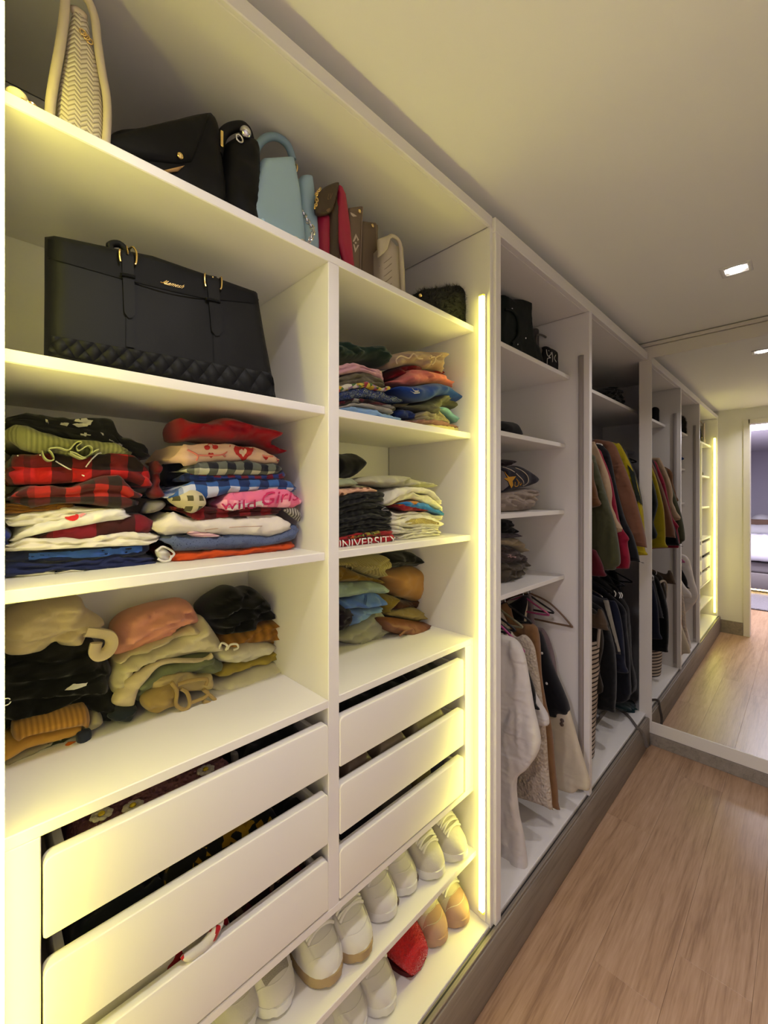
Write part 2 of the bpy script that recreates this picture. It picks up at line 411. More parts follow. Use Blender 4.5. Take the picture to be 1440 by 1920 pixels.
# ---------------------------------------------------------------- room shell
XM = 2.9375; ZCEI = 2.453; YOPP = -1.14; XE = -.03
def wood(name, c1, c2, c3, rough=.42):
    m, nt, b = _new(name)
    oi = N(nt, 'ShaderNodeObjectInfo'); tc = coords(nt)
    mp = N(nt, 'ShaderNodeMapping'); mp.inputs['Scale'].default_value = (1.2, 22, 22); nt.links.new(tc, mp.inputs[0])
    av = N(nt, 'ShaderNodeVectorMath', operation='ADD'); nt.links.new(mp.outputs[0], av.inputs[0])
    cm = N(nt, 'ShaderNodeCombineXYZ'); k = mth(nt, 'MULTIPLY', oi.outputs['Random'], 37); nt.links.new(k, cm.inputs[0]); nt.links.new(k, cm.inputs[1])
    nt.links.new(cm.outputs[0], av.inputs[1])
    n1 = N(nt, 'ShaderNodeTexNoise'); n1.inputs['Scale'].default_value = 1.1; n1.inputs['Detail'].default_value = 6; n1.inputs['Distortion'].default_value = 1.2
    nt.links.new(av.outputs[0], n1.inputs['Vector'])
    n2 = N(nt, 'ShaderNodeTexNoise'); n2.inputs['Scale'].default_value = 9; n2.inputs['Detail'].default_value = 4; nt.links.new(av.outputs[0], n2.inputs['Vector'])
    f = mth(nt, 'ADD', mth(nt, 'MULTIPLY', n1.outputs[0], .6), mth(nt, 'MULTIPLY', n2.outputs[0], .4))
    r = N(nt, 'ShaderNodeValToRGB'); cr = r.color_ramp; cr.elements[0].position = .34; cr.elements[0].color = c4(hexc(c1)); cr.elements[1].position = .70; cr.elements[1].color = c4(hexc(c3))
    e = cr.elements.new(.48); e.color = c4(hexc(c2)); nt.links.new(f, r.inputs[0]); nt.links.new(r.outputs[0], b.inputs['Base Color'])
    b.inputs['Roughness'].default_value = rough; b.inputs['Specular IOR Level'].default_value = .4
    bp = N(nt, 'ShaderNodeBump'); bp.inputs['Strength'].default_value = .12; bp.inputs['Distance'].default_value = .001
    nt.links.new(n2.outputs[0], bp.inputs['Height']); nt.links.new(bp.outputs[0], b.inputs['Normal']); MATS[name] = m; return m
OAK = wood('oak_laminate', '8e6e54', 'a88668', 'ba9a7e', .36)
PLINTH = wood('grey_brown_wood_grain', '746a5e', '867c70', '94897c', .5)
WALLM = plain('painted_wall', (.72, .69, .65), .8, bump=(260, .08, .001))
CEILM = plain('painted_ceiling', (.89, .87, .83), .85, bump=(300, .06, .001))
BEDW = plain('bedroom_wall_paint', (.55, .52, .60), .8, bump=(200, .05, .001))
SUB = plain('floor_underlay', (.16, .11, .08), .8)
fl = box('floor', -6.1, XM+.7, -3.2, .45, -.06, -.012, SUB, bev=0, kind='structure')
pw, pl = .188, 1.28; rows = int(1.13/pw)+2
y = -.075; r_ = 0
proto = {}
while y > -3.1:
    x = -6.0-random.Random(r_*13+5).random()*pl
    while x < XM:
        x0, x1 = max(x, -6.0), min(x+pl, XM+.01); yy0, yy1 = max(y-pw, -3.15), y
        inroom = y > YOPP-.02 or x1 < XE-.05
        if x1-x0 > .05 and inroom: box('plank', x0+.0002, x1-.0002, yy0+.0002, yy1-.0002, -.012, 0, OAK, fl, bev=.0004)
        x += pl
    y -= pw; r_ += 1
box('ceiling', XE-.1, XM+.7, YOPP-.1, .45, ZCEI, ZCEI+.06, CEILM, bev=0, kind='structure')
box('wall_back', XE-.1, XM+.75, .405, .465, 0, ZCEI, WALLM, bev=0, kind='structure')
box('wall_right', XE-.1, XM+.05, YOPP-.08, YOPP, 0, ZCEI, WALLM, bev=0, kind='structure')
box('wall_far', XM+.70, XM+.76, YOPP-.1, .45, 0, ZCEI, plain('shaded_corner_tone', (.30, .28, .29), .8), bev=0, kind='structure')  # darker tone stands for the unlit void behind the mirror
# end wall behind the photographer, with the doorway to the bedroom
DY0, DY1, DZ = -1.05, -.315, 2.29
v, f = join(boxv(XE-.11, XE, DY1, .405, 0, ZCEI, 0), boxv(XE-.11, XE, YOPP, DY0, 0, ZCEI, 0), boxv(XE-.11, XE, DY0, DY1, DZ, ZCEI, 0))
mk('wall_end', v, f, WALLM, smooth=False, kind='structure')
TRIMW = plain('cream_door_trim', (.70, .66, .60), .45)
dr = empty('door_1', (XE, DY1, 0), kind='structure')
box('door_jamb', XE-.12, XE+.012, DY1-.012, DY1+.042, 0, DZ+.035, TRIMW, dr)
box('door_jamb', XE-.12, XE+.012, DY0-.042, DY0+.012, 0, DZ+.035, TRIMW, dr)
box('door_head', XE-.12, XE+.012, DY0-.0, DY1, DZ-.012, DZ+.035, TRIMW, dr)
box('hinge', XE-.03, XE-.005, DY1-.016, DY1-.011, 1.03, 1.11, STEEL, dr, bev=.001)
box('baseboard_end', XE, XE+.014, DY1+.045, -.085, 0, .14, PLINTH, kind='structure')
box('baseboard_right', XE, XM, YOPP, YOPP+.014, 0, .14, PLINTH, kind='structure')
# plinth and sliding-door track under the wardrobes
box('trim_1', XE, XM-.005, -.082, -.064, 0, .163, PLINTH, bev=.004, seg=2, kind='structure')
tr = box('trim_2', XE, XM-.02, -.078, -.050, .163, .171, PLINTH, bev=.001, kind='structure')
box('track_slot', XE, XM-.03, -.0665, -.0625, .1705, .1716, BLACKM, tr, bev=0)
box('track_lip', XE, XM-.03, -.0785, -.073, .169, .1745, PLINTH, tr, bev=.0012)
# top rail above the openings
box('trim_3', XE, 1.160, -.0614, -.05, 2.362, 2.397, WHITE, bev=.002, kind='structure')
box('trim_4', 1.160, XM-.004, -.0715, -.05, 2.346, 2.392, WHITE, bev=.002, kind='structure')
box('trim_5', XE, XM+.6, -.012, .0, 2.397, ZCEI, CARC, bev=0, kind='structure')

# ---------------------------------------------------------------- wardrobes
Z1, Z2, Z3, Z4 = 2.067, 1.724, 1.393, 1.063; TH = .0185
XL, XDL, XDR, XR = .015, .5676, .5988, 1.148; YB = .385; ZF0 = .18
LEDM = plain('warm_led_diffuser', (.9, .9, .85), .4, emit=LED_COL, es=LED_PWR)
LEDS = plain('warm_led_diffuser_side', (.9, .9, .85), .4, emit=LED_COL, es=LED_SIDE)
LEDCAP = plain('glowing_yellow_end_cap', (.8, .75, .1), .4, emit=(1, .85, .02), es=.8)
OFFM = plain('frosted_unlit_diffuser', (.34, .30, .28), .45)
def strip(parent, xa, xb, lit):
    y0, y1 = -.0465, -.0235; s = 1 if xb > xa else -1
    lo, hi = min(xa, xb), max(xa, xb)
    h = box('light_strip', min(xa, xa+s*.005), max(xa, xa+s*.005), y0, y1, .182, 2.155, ALU if not lit else WHITE, parent, bev=.0006)
    box('diffuser', min(xa+s*.004, xb), max(xa+s*.004, xb), y0+.002, y1-.002, .214, 2.148, LEDS if lit else OFFM, h, bev=.003, seg=2)
    if lit: box('glow_face', min(xb-s*.0005, xb+s*.0005), max(xb-s*.0005, xb+s*.0005), y0+.0042, y1-.0042, .214, 2.148, LEDM, h, bev=0)
    for z0, z1 in ((2.148, 2.1535), (.2075, .214)): box('end_cap', min(xa+s*.004, xb), max(xa+s*.004, xb), y0+.002, y1-.002, z0, z1, LEDCAP if lit else ALU, h, bev=.002)
    return h
w1 = empty('wardrobe', ((XL+XR)/2, .16, ZF0), 'open cream wardrobe lit by two glowing vertical light strips, with six drawers', 'wardrobe', 'open wardrobe units along the wall')
box('side_panel', XE, XL, -.0614, YB, .165, 2.362, WHITE, w1)
box('side_panel', XR, XR+.017, -.0614, YB, .165, 2.362, WHITE, w1)
box('back_panel', XL, XR, YB, YB+.012, .165, 2.362, CARC, w1)
box('top_panel', XL, XR, -.050, YB, 2.362, 2.382, CARC, w1)
box('floor_panel', XL, XR, -.0586, YB, ZF0-.018, ZF0, WHITE, w1)
box('shelf', XL, XR, 0, YB, Z1-TH, Z1, WHITE, w1)
box('divider', XDL, XDR, 0, YB, .588, Z1-TH, WHITE, w1)
for z in (Z2, Z3):
    for a, b in ((XL, XDL), (XDR, XR)): box('shelf', a, b, .0125, YB, z-TH, z, WHITE, w1)
box('shelf', XL, XDL, 0, YB, Z4-TH, Z4, WHITE, w1); box('shelf', XDR, XR, 0, YB, Z4-TH, Z4, WHITE, w1)
box('drawer_surround', XL+.014, .0675, 0, YB, .588, Z4-TH, WHITE, w1); box('drawer_surround', 1.1005, XR, 0, YB, .588, Z4-TH, WHITE, w1)
box('drawer_unit_bottom', XL, XR, 0, YB, .5697, .588, WHITE, w1)
box('shoe_shelf', XL, XR, -.011, YB, .367, .385, WHITE, w1)
for z in (2.2,): pass
GREYD = plain('grey_drawer_metal', (.50, .48, .45), .4)
def drawer(xa, xb, z0, z1):
    cx = (xa+xb)/2
    v, f = join(boxv(xa+.016, xa+.028, .016, .36, z0+.012, z1-.012, .001), boxv(xb-.028, xb-.016, .016, .36, z0+.012, z1-.012, .001), boxv(xa+.016, xb-.016, .35, .362, z0+.012, z1-.03, .001), boxv(xa+.016, xb-.016, .016, .36, z0+.008, z0+.014, 0))
    d = mk('drawer', v, f, GREYD, w1)
    # front with rounded upper corners
    P = []; R = .012
    P += [(xa, z0+.003), (xa+.003, z0), (xb-.003, z0), (xb, z0+.003)]
    for c, s in ((xb-R, 0), (xa+R, 1)):
        for i in range(6):
            a = math.pi/2*(i/5)+s*math.pi/2; P.append((c+R*math.cos(a), z1-R+R*math.sin(a)))
    bm = bmesh.new(); vs = [bm.verts.new((x, -.003, z)) for x, z in P]; fc = bm.faces.new(vs)
    r = bmesh.ops.extrude_face_region(bm, geom=[fc])
    for e in r['geom']:
        if isinstance(e, bmesh.types.BMVert): e.co.y += .019
    bmesh.ops.recalc_face_normals(bm, faces=bm.faces[:])
    ed = [e for e in bm.edges if abs(e.verts[0].co.y+.003) < 1e-6 and abs(e.verts[1].co.y+.003) < 1e-6]
    bmesh.ops.bevel(bm, geom=ed, offset=.0035, segments=3, affect='EDGES', profile=.5)
    bm.verts.index_update()
    mk('drawer_front', [v.co.copy() for v in bm.verts], [[v.index for v in q.verts] for q in bm.faces], WHITE, d, ang=25); bm.free()
    for s in (xa+.002, xb-.012): box('runner', s, s+.010, .03, .36, (z0+z1)/2-.02, (z0+z1)/2+.012, ALU, d, bev=.001)
DZS = [(.898, 1.0125), (.742, .857), (.594, .709)]
for a, b in ((.0700, .5660), (.5985, 1.0905)):
    for z0, z1 in DZS: drawer(a, b, z0, z1)
strip(w1, XL, XL+.0125, True); strip(w1, XR, XR-.0125, True)
XS0, XS1 = 1.1655, 1.1965; X2R = 1.966; X3 = 1.9965
w2 = empty('wardrobe', (1.58, .16, ZF0), 'middle open wardrobe in shade with four shelves above hanging dresses', 'wardrobe', 'open wardrobe units along the wall')
box('side_panel', XS0, XS1, -.0705, YB, .171, 2.379, WHITE, w2)
box('side_panel', X2R, X3, -.0705, YB, .171, 2.346, WHITE, w2)
box('back_panel', XS1, X2R, YB, YB+.012, .165, 2.362, CARC, w2)
box('top_panel', XS1, X2R, -.05, YB, 2.346, 2.366, CARC, w2)
box('floor_panel', XS1, X2R, -.0586, YB, ZF0-.018, ZF0, WHITE, w2)
U2 = [(.0163, 2.075), (.036, 1.760), (.040, 1.452), (.040, 1.150)]
for y0, zt in U2: box('shelf', XS1, X2R-.001, y0, YB, zt-.0185, zt, WHITE, w2)
v, f = tubev([(XS1, .19, 1.075), (X2R, .19, 1.075)], .011, 12); mk('hanging_rail', v, f, STEEL, w2)
strip(w2, XS1, XS1+.0125, False); strip(w2, X2R, X2R-.0125, False)
w3 = empty('wardrobe', (2.5, .16, ZF0), 'farthest open wardrobe, dark inside, with jackets on an upper rail beside the mirror', 'wardrobe', 'open wardrobe units along the wall')
X3R = XM+.62
box('side_panel', X3R, X3R+.018, -.0705, YB, .171, 2.346, CARC, w3)
box('back_panel', X3, X3R, YB, YB+.012, .165, 2.362, CARC, w3)
box('top_panel', X3, X3R, -.05, YB, 2.346, 2.366, CARC, w3)
box('floor_panel', X3, X3R, -.0586, YB, ZF0-.018, ZF0, WHITE, w3)
box('shelf', X3, X3R, .03, YB, 2.055, 2.0735, WHITE, w3)
v, f = tubev([(X3, .17, 1.84), (X3R, .17, 1.84)], .011, 12); mk('hanging_rail', v, f, STEEL, w3)
v, f = tubev([(X3, .19, 1.035), (X3R, .19, 1.035)], .011, 12); mk('hanging_rail', v, f, STEEL, w3)
strip(w3, X3, X3+.0125, False)

# ---------------------------------------------------------------- mirror
mr = empty('wall_mirror', (XM, -.55, .07), 'tall framed mirror standing across the end of the corridor', 'mirror')
FRM = plain('cream_mirror_frame', (.70, .65, .58), .4)
MIR = plain('mirror_silver', (.86, .86, .85), .0, metal=1)
MY0, MY1, MZ0, MZ1 = -.0236, YOPP+.006, .0717, 2.425; fw = .068
box('mirror_glass', XM+.004, XM+.010, MY1+fw-.004, MY0-fw+.004, MZ0+fw-.0, MZ1-fw+.0, MIR, mr, bev=0)
box('frame_stile', XM, XM+.03, MY0-fw, MY0, MZ0, MZ1, FRM, mr); box('frame_stile', XM, XM+.03, MY1, MY1+fw, MZ0, MZ1, FRM, mr)
box('frame_rail', XM, XM+.03, MY1+fw, MY0-fw, MZ0, MZ0+fw+.003, FRM, mr); box('frame_rail', XM, XM+.03, MY1+fw, MY0-fw, MZ1-fw-.003, MZ1, FRM, mr)
box('back_board', XM+.0105, XM+.028, MY1+fw, MY0-fw, MZ0+fw, MZ1-fw, PLINTH, mr, bev=0)
v, f = tubev([(XM-.0015, MY0-.03, MZ0+.03), (XM+.001, MY0-.03, MZ0+.03)], .006, 14); mk('screw_cap', v, f, FRM, mr)
box('trim_6', XM, XM+.025, YOPP, -.03, 0, .070, PLINTH, kind='structure')
box('trim_7', XM-.012, XM+.04, YOPP, -.02, 2.427, 2.448, FRM, bev=.003, kind='structure')
# dark partition hiding the void behind the mirror
box('wall_corner', XM+.06, XM+.09, YOPP-.05, -.075, 0, ZCEI, WALLM, bev=0, kind='structure')

# ---------------------------------------------------------------- ceiling downlights
def downlight(x, y, pw_, label):
    d = empty('downlight', (x, y, ZCEI), label, 'ceiling light', 'recessed square ceiling downlights')
    h = .050
    v, f = join(boxv(x-h, x+h, y-h, y-h+.014, ZCEI-.004, ZCEI+.001, .001), boxv(x-h, x+h, y+h-.014, y+h, ZCEI-.004, ZCEI+.001, .001), boxv(x-h, x-h+.014, y-h+.014, y+h-.014, ZCEI-.004, ZCEI+.001, .001), boxv(x+h-.014, x+h, y-h+.014, y+h-.014, ZCEI-.004, ZCEI+.001, .001))
    mk('bezel', v, f, plain('white_lamp_bezel', (.8, .78, .75), .4), d)
    bm = bmesh.new(); bmesh.ops.create_circle(bm, cap_ends=True, segments=24, radius=.030); V = [vv.co+Vector((x, y, ZCEI-.0032)) for vv in bm.verts]; bm.verts.index_update()
    F = [[q.index for q in ff.verts][::-1] for ff in bm.faces]; bm.free()
    mk('lens', V, F, plain('lamp_lens', (.9, .9, .9), .4, emit=(1, .93, .90), es=14), d, smooth=False)
    area('downlight_beam', (x, y, ZCEI-.006), (0, 0, 0), .055, pw_, DOWN_COL, spread=math.radians(130))
downlight(*LAMPS[1], 'square recessed ceiling downlight glowing near the mirror')
downlight(*LAMPS[0], 'square recessed ceiling downlight above the lit wardrobe by the doorway')

# ---------------------------------------------------------------- bedroom seen through the doorway in the mirror
box('wall_bedroom', -6.1, -6.0, -3.2, .45, 0, ZCEI, BEDW, bev=0, kind='structure')
box('wall_bedroom_side', -6.0, XE-.11, .38, .45, 0, ZCEI, BEDW, bev=0, kind='structure')
box('wall_bedroom_right', -6.0, XE-.11, -3.3, -3.2, 0, ZCEI, BEDW, bev=0, kind='structure')
box('wall_bedroom_door', XE-.11, XE-.05, -3.2, YOPP, 0, ZCEI, BEDW, bev=0, kind='structure')
box('ceiling_bedroom', -6.1, XE-.1, -3.2, .45, ZCEI, ZCEI+.05, plain('white_ceiling_paint', (.78, .76, .82), .8), bev=0, kind='structure')
pn = empty('added_fill_panel', (-1.6, -.35, ZCEI), 'added square frame around the bedroom fill light, seen in the mirror', 'ceiling light')  # invented frame so the added fill light has a fixture
for q in ((-2.03, -1.17, -.78, -.752), (-2.03, -1.17, .052, .08), (-2.03, -2.002, -.752, .052), (-1.198, -1.17, -.752, .052)): box('panel_frame', *q, 2.428, ZCEI, plain('white_panel_frame', (.7, .69, .7), .5), pn)
bd = empty('bed', (-3.5, -.7, 0), 'upholstered taupe bed with light glowing beneath it, seen in the mirror', 'bed')
UPH = plain('taupe_upholstery', (.18, .155, .155), .9, bump=(300, .2, .001))
box('bed_base', -4.6, -2.50, -1.7, .2, .10, .34, UPH, bd, bev=.02, seg=2)
box('mattress', -4.58, -2.52, -1.68, .18, .34, .50, plain('grey_mattress_cover', (.20, .18, .19), .9), bd, bev=.04, seg=3)
box('headboard', -4.72, -4.6, -1.75, .25, .1, 1.05, plain('walnut_headboard', (.16, .08, .045), .5), bd, bev=.01)
box('glow_strip', -2.60, -2.585, -1.6, .1, .07, .085, plain('warm_bed_glow', (.9, .8, .5), .5, emit=(1, .72, .28), es=28), bd, bev=0)
for x in (-4.5, -2.75): box('leg', x, x+.08, -.9, -.7, 0, .10, UPH, bd)
def pad(name, label, cat, mat, x0, x1, y0, y1, z0, T, wr=.02, group=None, fq=9, parent=None):
    V, F, U = inflatev([(x0, y0), (x1, y0), (x1, y1), (x0, y1)], 'y', 0, T, g=.05, wr=wr, fq=(fq, fq), back=.15, r=T*1.2, smooth=False, seed=len(GEO))
    V = [(a, b, z0-o) for a, o, b in V]; lo = min(v[2] for v in V); V = [(a, b, c-lo+z0) for a, b, c in V]
    return mk(name, V, F, mat, parent, uv=U, ang=None, label=label, cat=cat, group=group)
pad('duvet', 'rumpled pale lilac duvet on the bed seen in the mirror', 'duvet', plain('lilac_grey_cotton', (.42, .40, .46), .9), -4.1, -2.46, -1.72, .20, .46, .30, .09, fq=5)
pad('pillow', 'mauve pillow at the head of the bed', 'pillow', plain('mauve_cotton', (.30, .21, .22), .9), -4.55, -4.1, -1.2, -.35, .66, .16, .02, 'bed pillows')
pad('pillow', 'white pillow on the bed behind the mauve one', 'pillow', plain('white_cotton', (.55, .53, .55), .9), -4.6, -4.2, -.6, .1, .78, .16, .02, 'bed pillows')
v, f = ballv((-5.2, -.12, .98), .17, 1, 1, .9, 20, 14); nst = empty('table_lamp', (-5.2, -.12, .5), 'round white globe lamp beside the bed seen in the mirror', 'lamp')
mk('globe', v, f, plain('white_globe', (.7, .68, .7), .5), nst); v, f = tubev([(-5.2, -.12, .5), (-5.2, -.12, .84)], .02, 10); mk('stem', v, f, GOLD, nst)
bt = empty('bedside_table', (-5.2, -.12, 0), 'dark bedside table under the globe lamp', 'table')
box('top', -5.45, -4.95, -.4, .15, .47, .5, MATS['walnut_headboard'], bt); box('body', -5.42, -4.98, -.37, .12, .05, .47, MATS['walnut_headboard'], bt)
RUG = plain('grey_shaggy_rug', (.22, .20, .22), 1.0, bump=(60, 1.0, .02))
pad('rug', 'grey shaggy rug on the bedroom floor in front of the bed', 'rug', RUG, -4.3, -1.46, -1.9, .3, .001, .02, .006, fq=20)
# ---------------------------------------------------------------- handbags on the top shelf
GB = 'handbags on the top shelf'
def bag(name, label, y, u, z=Z1, group=GB):
    p = at(u, CY, 'y', y); return empty(name, (p.x, y+.06, z), label, 'handbag', group)
def piece(o, name, mat, pts, c, T, zb=None, label=None, ax='y', **k):
    SEED[0] += 1; k.setdefault('seed', SEED[0]); P = rp(pts, ax, c, zb)
    if zb is not None: k.setdefault('zmin', zb)
    V, F, U = inflatev(P, ax, c, T, **k); return mk(name, V, F, mat, o, uv=U, ang=None, label=label)
def p3(pts, y, zb=None):
    return [Vector((a, y, b)) for a, b in rp(pts, 'y', y, zb)]
def chain(o, name, pts, R, mat):
    P = spline(pts, 30); out = []; acc = 0; q = [P[0]]
    for a, b in zip(P, P[1:]):
        acc += (b-a).length
        if acc > R*1.25: q.append(b); acc = 0
    for i, p in enumerate(q):
        d = (q[min(i+1, len(q)-1)]-q[max(i-1, 0)]).normalized(); pr_ = d.orthogonal().normalized()
        if i % 2: pr_ = d.cross(pr_)
        pts_ = [p+d*math.cos(2*math.pi*k/10)*R+pr_*math.sin(2*math.pi*k/10)*R*.6 for k in range(10)]
        out.append(tubev(pts_, R*.24, 5, True))
    v, f = join(*out); return mk(name, v, f, mat, o)
CREAM = plain('cream_leather', (.62, .52, .40), .5, bump=(200, .15, .001))
# cream woven tote
m, nt, b = _new('cream_herringbone_weave'); b.inputs['Roughness'].default_value = .6
uvn = coords(nt, 'UV'); s = N(nt, 'ShaderNodeSeparateXYZ'); nt.links.new(uvn, s.inputs[0])
zig = mth(nt, 'PINGPONG', s.outputs[0], .008)
fr_ = mth(nt, 'FRACT', mth(nt, 'MULTIPLY', mth(nt, 'ADD', s.outputs[1], mth(nt, 'MULTIPLY', zig, .9)), 1/.0075))
hgt = mth(nt, 'PINGPONG', fr_, .5)
nt.links.new(ramp(nt, mth(nt, 'MULTIPLY', hgt, 2), [(.30, .24, .16), (.74, .66, .52), (.80, .72, .58)], False), b.inputs['Base Color'])
bp = N(nt, 'ShaderNodeBump'); bp.inputs['Strength'].default_value = .9; bp.inputs['Distance'].default_value = .003
nt.links.new(hgt, bp.inputs['Height']); nt.links.new(bp.outputs[0], b.inputs['Normal']); WEAVE = m
o = bag('woven_tote', 'tall cream woven tote with padded tube edging and gold emblem', .05, 150)
bd_ = piece(o, 'body', WEAVE, ZP((285, None), (330, 1150), (400, 780), (455, 380), (500, 150), (590, 180), (700, 310), (745, 560), (830, 900), (885, 1350), (885, None)), .055, .012, zb=Z1, back=11, wr=.001, r=.02, smooth=False, g=.006)
tube('edge_tube', p3(ZP((225, None), (225, 1330), (280, 950), (345, 600), (400, 200), (412, 20), (425, -90), (500, -150), (590, -130), (640, -60)), .045, Z1+.004), .0066, CREAM, o, 10)
tube('edge_tube', p3(ZP((905, None), (935, 1500), (925, 1200), (870, 900), (810, 500), (785, 260), (725, 60), (640, -60)), .045, Z1+.004), .0062, CREAM, o, 10)
tube('handle', [at(122, 0, 'y', .05), at(124, -22, 'y', .07), at(135, -30, 'y', .12), at(150, -26, 'y', .2), at(152, 0, 'y', .22)], .006, CREAM, o, 8)
piece(o, 'top_tab', CREAM, ZP((470, 60), (560, 90), (690, 190), (690, 280), (600, 220), (480, 150)), .052, .005, wr=.001, smooth=False, g=.005)
for cx_, cy_ in ((625, 420), (660, 470), (700, 520)):
    p = onto(bd_, 60+cx_/6.62, cy_/6.62, .003); v, f = ringv(p, .0042, .0011, 'y'); mk('gold_emblem', v, f, GOLD, o)
o = empty('gold_bracelet', at(45, 178, 'y', .03), 'gold chain with round cream charm lying at the left end of the top shelf', 'jewellery')
chain(o, 'chain', [Vector((at(u_, CY, 'y', y_).x, y_, Z1+.006)) for u_, y_ in ((50, .012), (58, .016), (66, .012), (76, .02), (84, .03))], .0065, GOLD)
v, f = ballv((at(32, CY, 'y', .012).x, .014, Z1+.010), .012, 1, .6, .8); mk('charm', v, f, CREAM, o)
# black flap bag
o = bag('flap_bag', 'large black leather flap bag lying beside the woven tote', .07, 310)
piece(o, 'body', BLACKL, ZA((600, None), (600, 790), (780, 745), (1120, 665), (1175, 690), (1215, 770), (1228, 900), (1222, None)), .10, .045, zb=Z1, back=3.5, r=.03, wr=.003)
piece(o, 'flap', BLACKL, ZA((605, 850), (612, 775), (1110, 655), (1165, 662), (1150, 720), (1085, 905), (1045, 925), (960, 935), (700, 900)), .060, .014, r=.012, wr=.002, g=.007)
v, f = ballv(at(338, 292, 'y', .045), .006, 1, .6, 1); mk('stud', v, f, GOLD, o)
piece(o, 'lining', plain('tan_lining', (.45, .26, .10), .7), ZA((920, 958), (1040, 930), (1000, 965), (950, 972)), .052, .003, wr=0, g=.006, smooth=False)
# black slouchy bag with knob handle
o = bag('hobo_bag', 'slouchy black leather bag with silver ball clasp, left of the pale blue bag', .07, 445)
piece(o, 'body', BLACKL, ZA((1222, None), (1225, 900), (1290, 800), (1370, 790), (1430, 840), (1445, 900), (1430, None)), .10, .05, zb=Z1, back=2.5, wr=.006)
tube('handle', [at(408, 290, 'y', .07), at(418, 252, 'y', .08), at(440, 238, 'y', .08), at(462, 243, 'y', .09), at(474, 285, 'y', .1)], .010, BLACKL, o, 10)
v, f = ballv(at(460, 249, 'y', .055), .012); mk('ball_clasp', v, f, STEEL, o)
v, f = ringv(at(449, 260, 'y', .055), .007, .002, 'y'); mk('ring', v, f, STEEL, o)
box('buckle', *[c for p, q in (((at(413, 265, 'y', .06)).x-.002, (at(413, 265, 'y', .06)).x+.004),) for c in (p, q)], .052, .058, at(413, 278, 'y', .06).z, at(413, 248, 'y', .06).z, GOLD, o)
# pale blue bag
BLUEL = plain('pale_blue_leather', hexc('a0bfd0'), .42, bump=(240, .12, .001))
o = bag('pale_blue_tote', 'pale blue leather tote with arched handle and braided silver chain', .06, 530)
piece(o, 'front_panel', BLUEL, ZB((265, None), (290, 500), (335, 345), (350, 318), (480, 310), (500, 320), (530, 480), (572, None)), .075, .018, zb=Z1, back=4, r=.012, wr=.001, g=.007, smooth=False)
piece(o, 'rear_panel', BLUEL, ZB((545, None), (530, 430), (545, 402), (580, 398), (595, 420), (612, 560), (640, None)), .10, .018, zb=Z1, back=4, r=.012, wr=.001, g=.007, smooth=False)
tube('handle', p3(ZB((318, 330), (325, 260), (370, 210), (430, 208), (480, 250), (505, 320)), .10), .0085, plain('pale_blue_leather_handle', hexc('86a2b0'), .45), o, 10)
v, f = ringv(at(553, 318, 'y', .07), .010, .0018, 'x'); mk('ring', v, f, GOLD, o)
chain(o, 'chain', [at(568, 398, 'y', .07), at(577, 415, 'y', .055), at(587, 432, 'y', .04), Vector((at(578, CY, 'y', .03).x, .03, Z1+.022)), Vector((at(560, CY, 'y', .025).x, .025, Z1+.012)), Vector((at(546, CY, 'y', .025).x, .025, Z1+.010))], .0075, STEEL)
v, f = join(boxv(at(490, CY, 'y', .012).x, at(498, CY, 'y', .012).x, .010, .05, Z1, Z1+.012, .002)); mk('tag', v, f, BLUEL, o)
# brown monogram bag
MONO = plain('dark_brown_canvas', (.055, .032, .018), .5, bump=(260, .2, .001)); RASP = plain('raspberry_leather', (.36, .006, .045), .45)
TANP = plain('tan_print', (.20, .12, .05), .6)
o = bag('monogram_bag', 'brown monogram bag with raspberry red sides and gold chain', .06, 630)
piece(o, 'gusset', RASP, ZT((215, None), (205, 520), (330, 500), (330, None)), .09, .02, zb=Z1, wr=.001, back=3, smooth=False)
piece(o, 'body', MONO, ZT((300, None), (310, 480), (380, 300), (440, 250), (440, None)), .085, .022, zb=Z1, wr=.001, back=4, smooth=False)
fl_ = piece(o, 'flap', MONO, ZT((200, 500), (185, 320), (270, 200), (420, 135), (440, 200), (380, 430), (330, 495)), .068, .012, wr=.001, g=.006)
piece(o, 'side_panel', RASP, ZT((560, None), (480, 960), (435, 800), (430, 480), (440, 250), (425, 160), (470, 170), (520, 280), (570, 640), (635, None)), .068, .010, zb=Z1, wr=.001, g=.006, smooth=False)
chain(o, 'chain', [at(*q, 'y', .05) for q in ((600, 355), (593, 365), (594, 378), (590, 390))], .005, GOLD)
for (cx_, cy_), s_ in zip(((345, 290), (335, 445)), 'LV'):
    pass
decal_text(fl_, 'monogram', 'LV', ZT((320, 325), (365, 330), (380, 255), (335, 262)), TANP, .001)
v2 = ZT((325, 470), (305, 445), (330, 425), (355, 420), (350, 450))
decal(fl_, 'monogram_flower', v2, TANP, .001)
# taupe bags with studs
TAUPE = plain('taupe_leather', (.155, .105, .068), .5, bump=(240, .15, .001)); EDGE = plain('pale_taupe_edge', (.26, .19, .13), .6); PALE = plain('pale_cream_print', (.55, .46, .36), .6)
o = bag('taupe_tote', 'taupe leather tote with stud corners and pale printed flower', .06, 680)
fp = piece(o, 'front_panel', TAUPE, ZT((570, None), (560, 420), (700, 400), (720, 420), (705, 700), (690, None)), .075, .006, zb=Z1, wr=.001, smooth=False, g=.007)
piece(o, 'rear_panel', TAUPE, ZT((690, None), (705, 590), (720, 570), (870, 590), (895, None)), .11, .006, zb=Z1, wr=.001, smooth=False, g=.007)
piece(o, 'gusset', TAUPE, ZT((600, None), (600, 560), (860, 620), (870, None)), .16, .03, zb=Z1, wr=.001, smooth=False, g=.012)
tube('edge', p3(ZT((718, 410), (705, 700), (690, None)), .068, Z1), .0018, EDGE, o, 6)
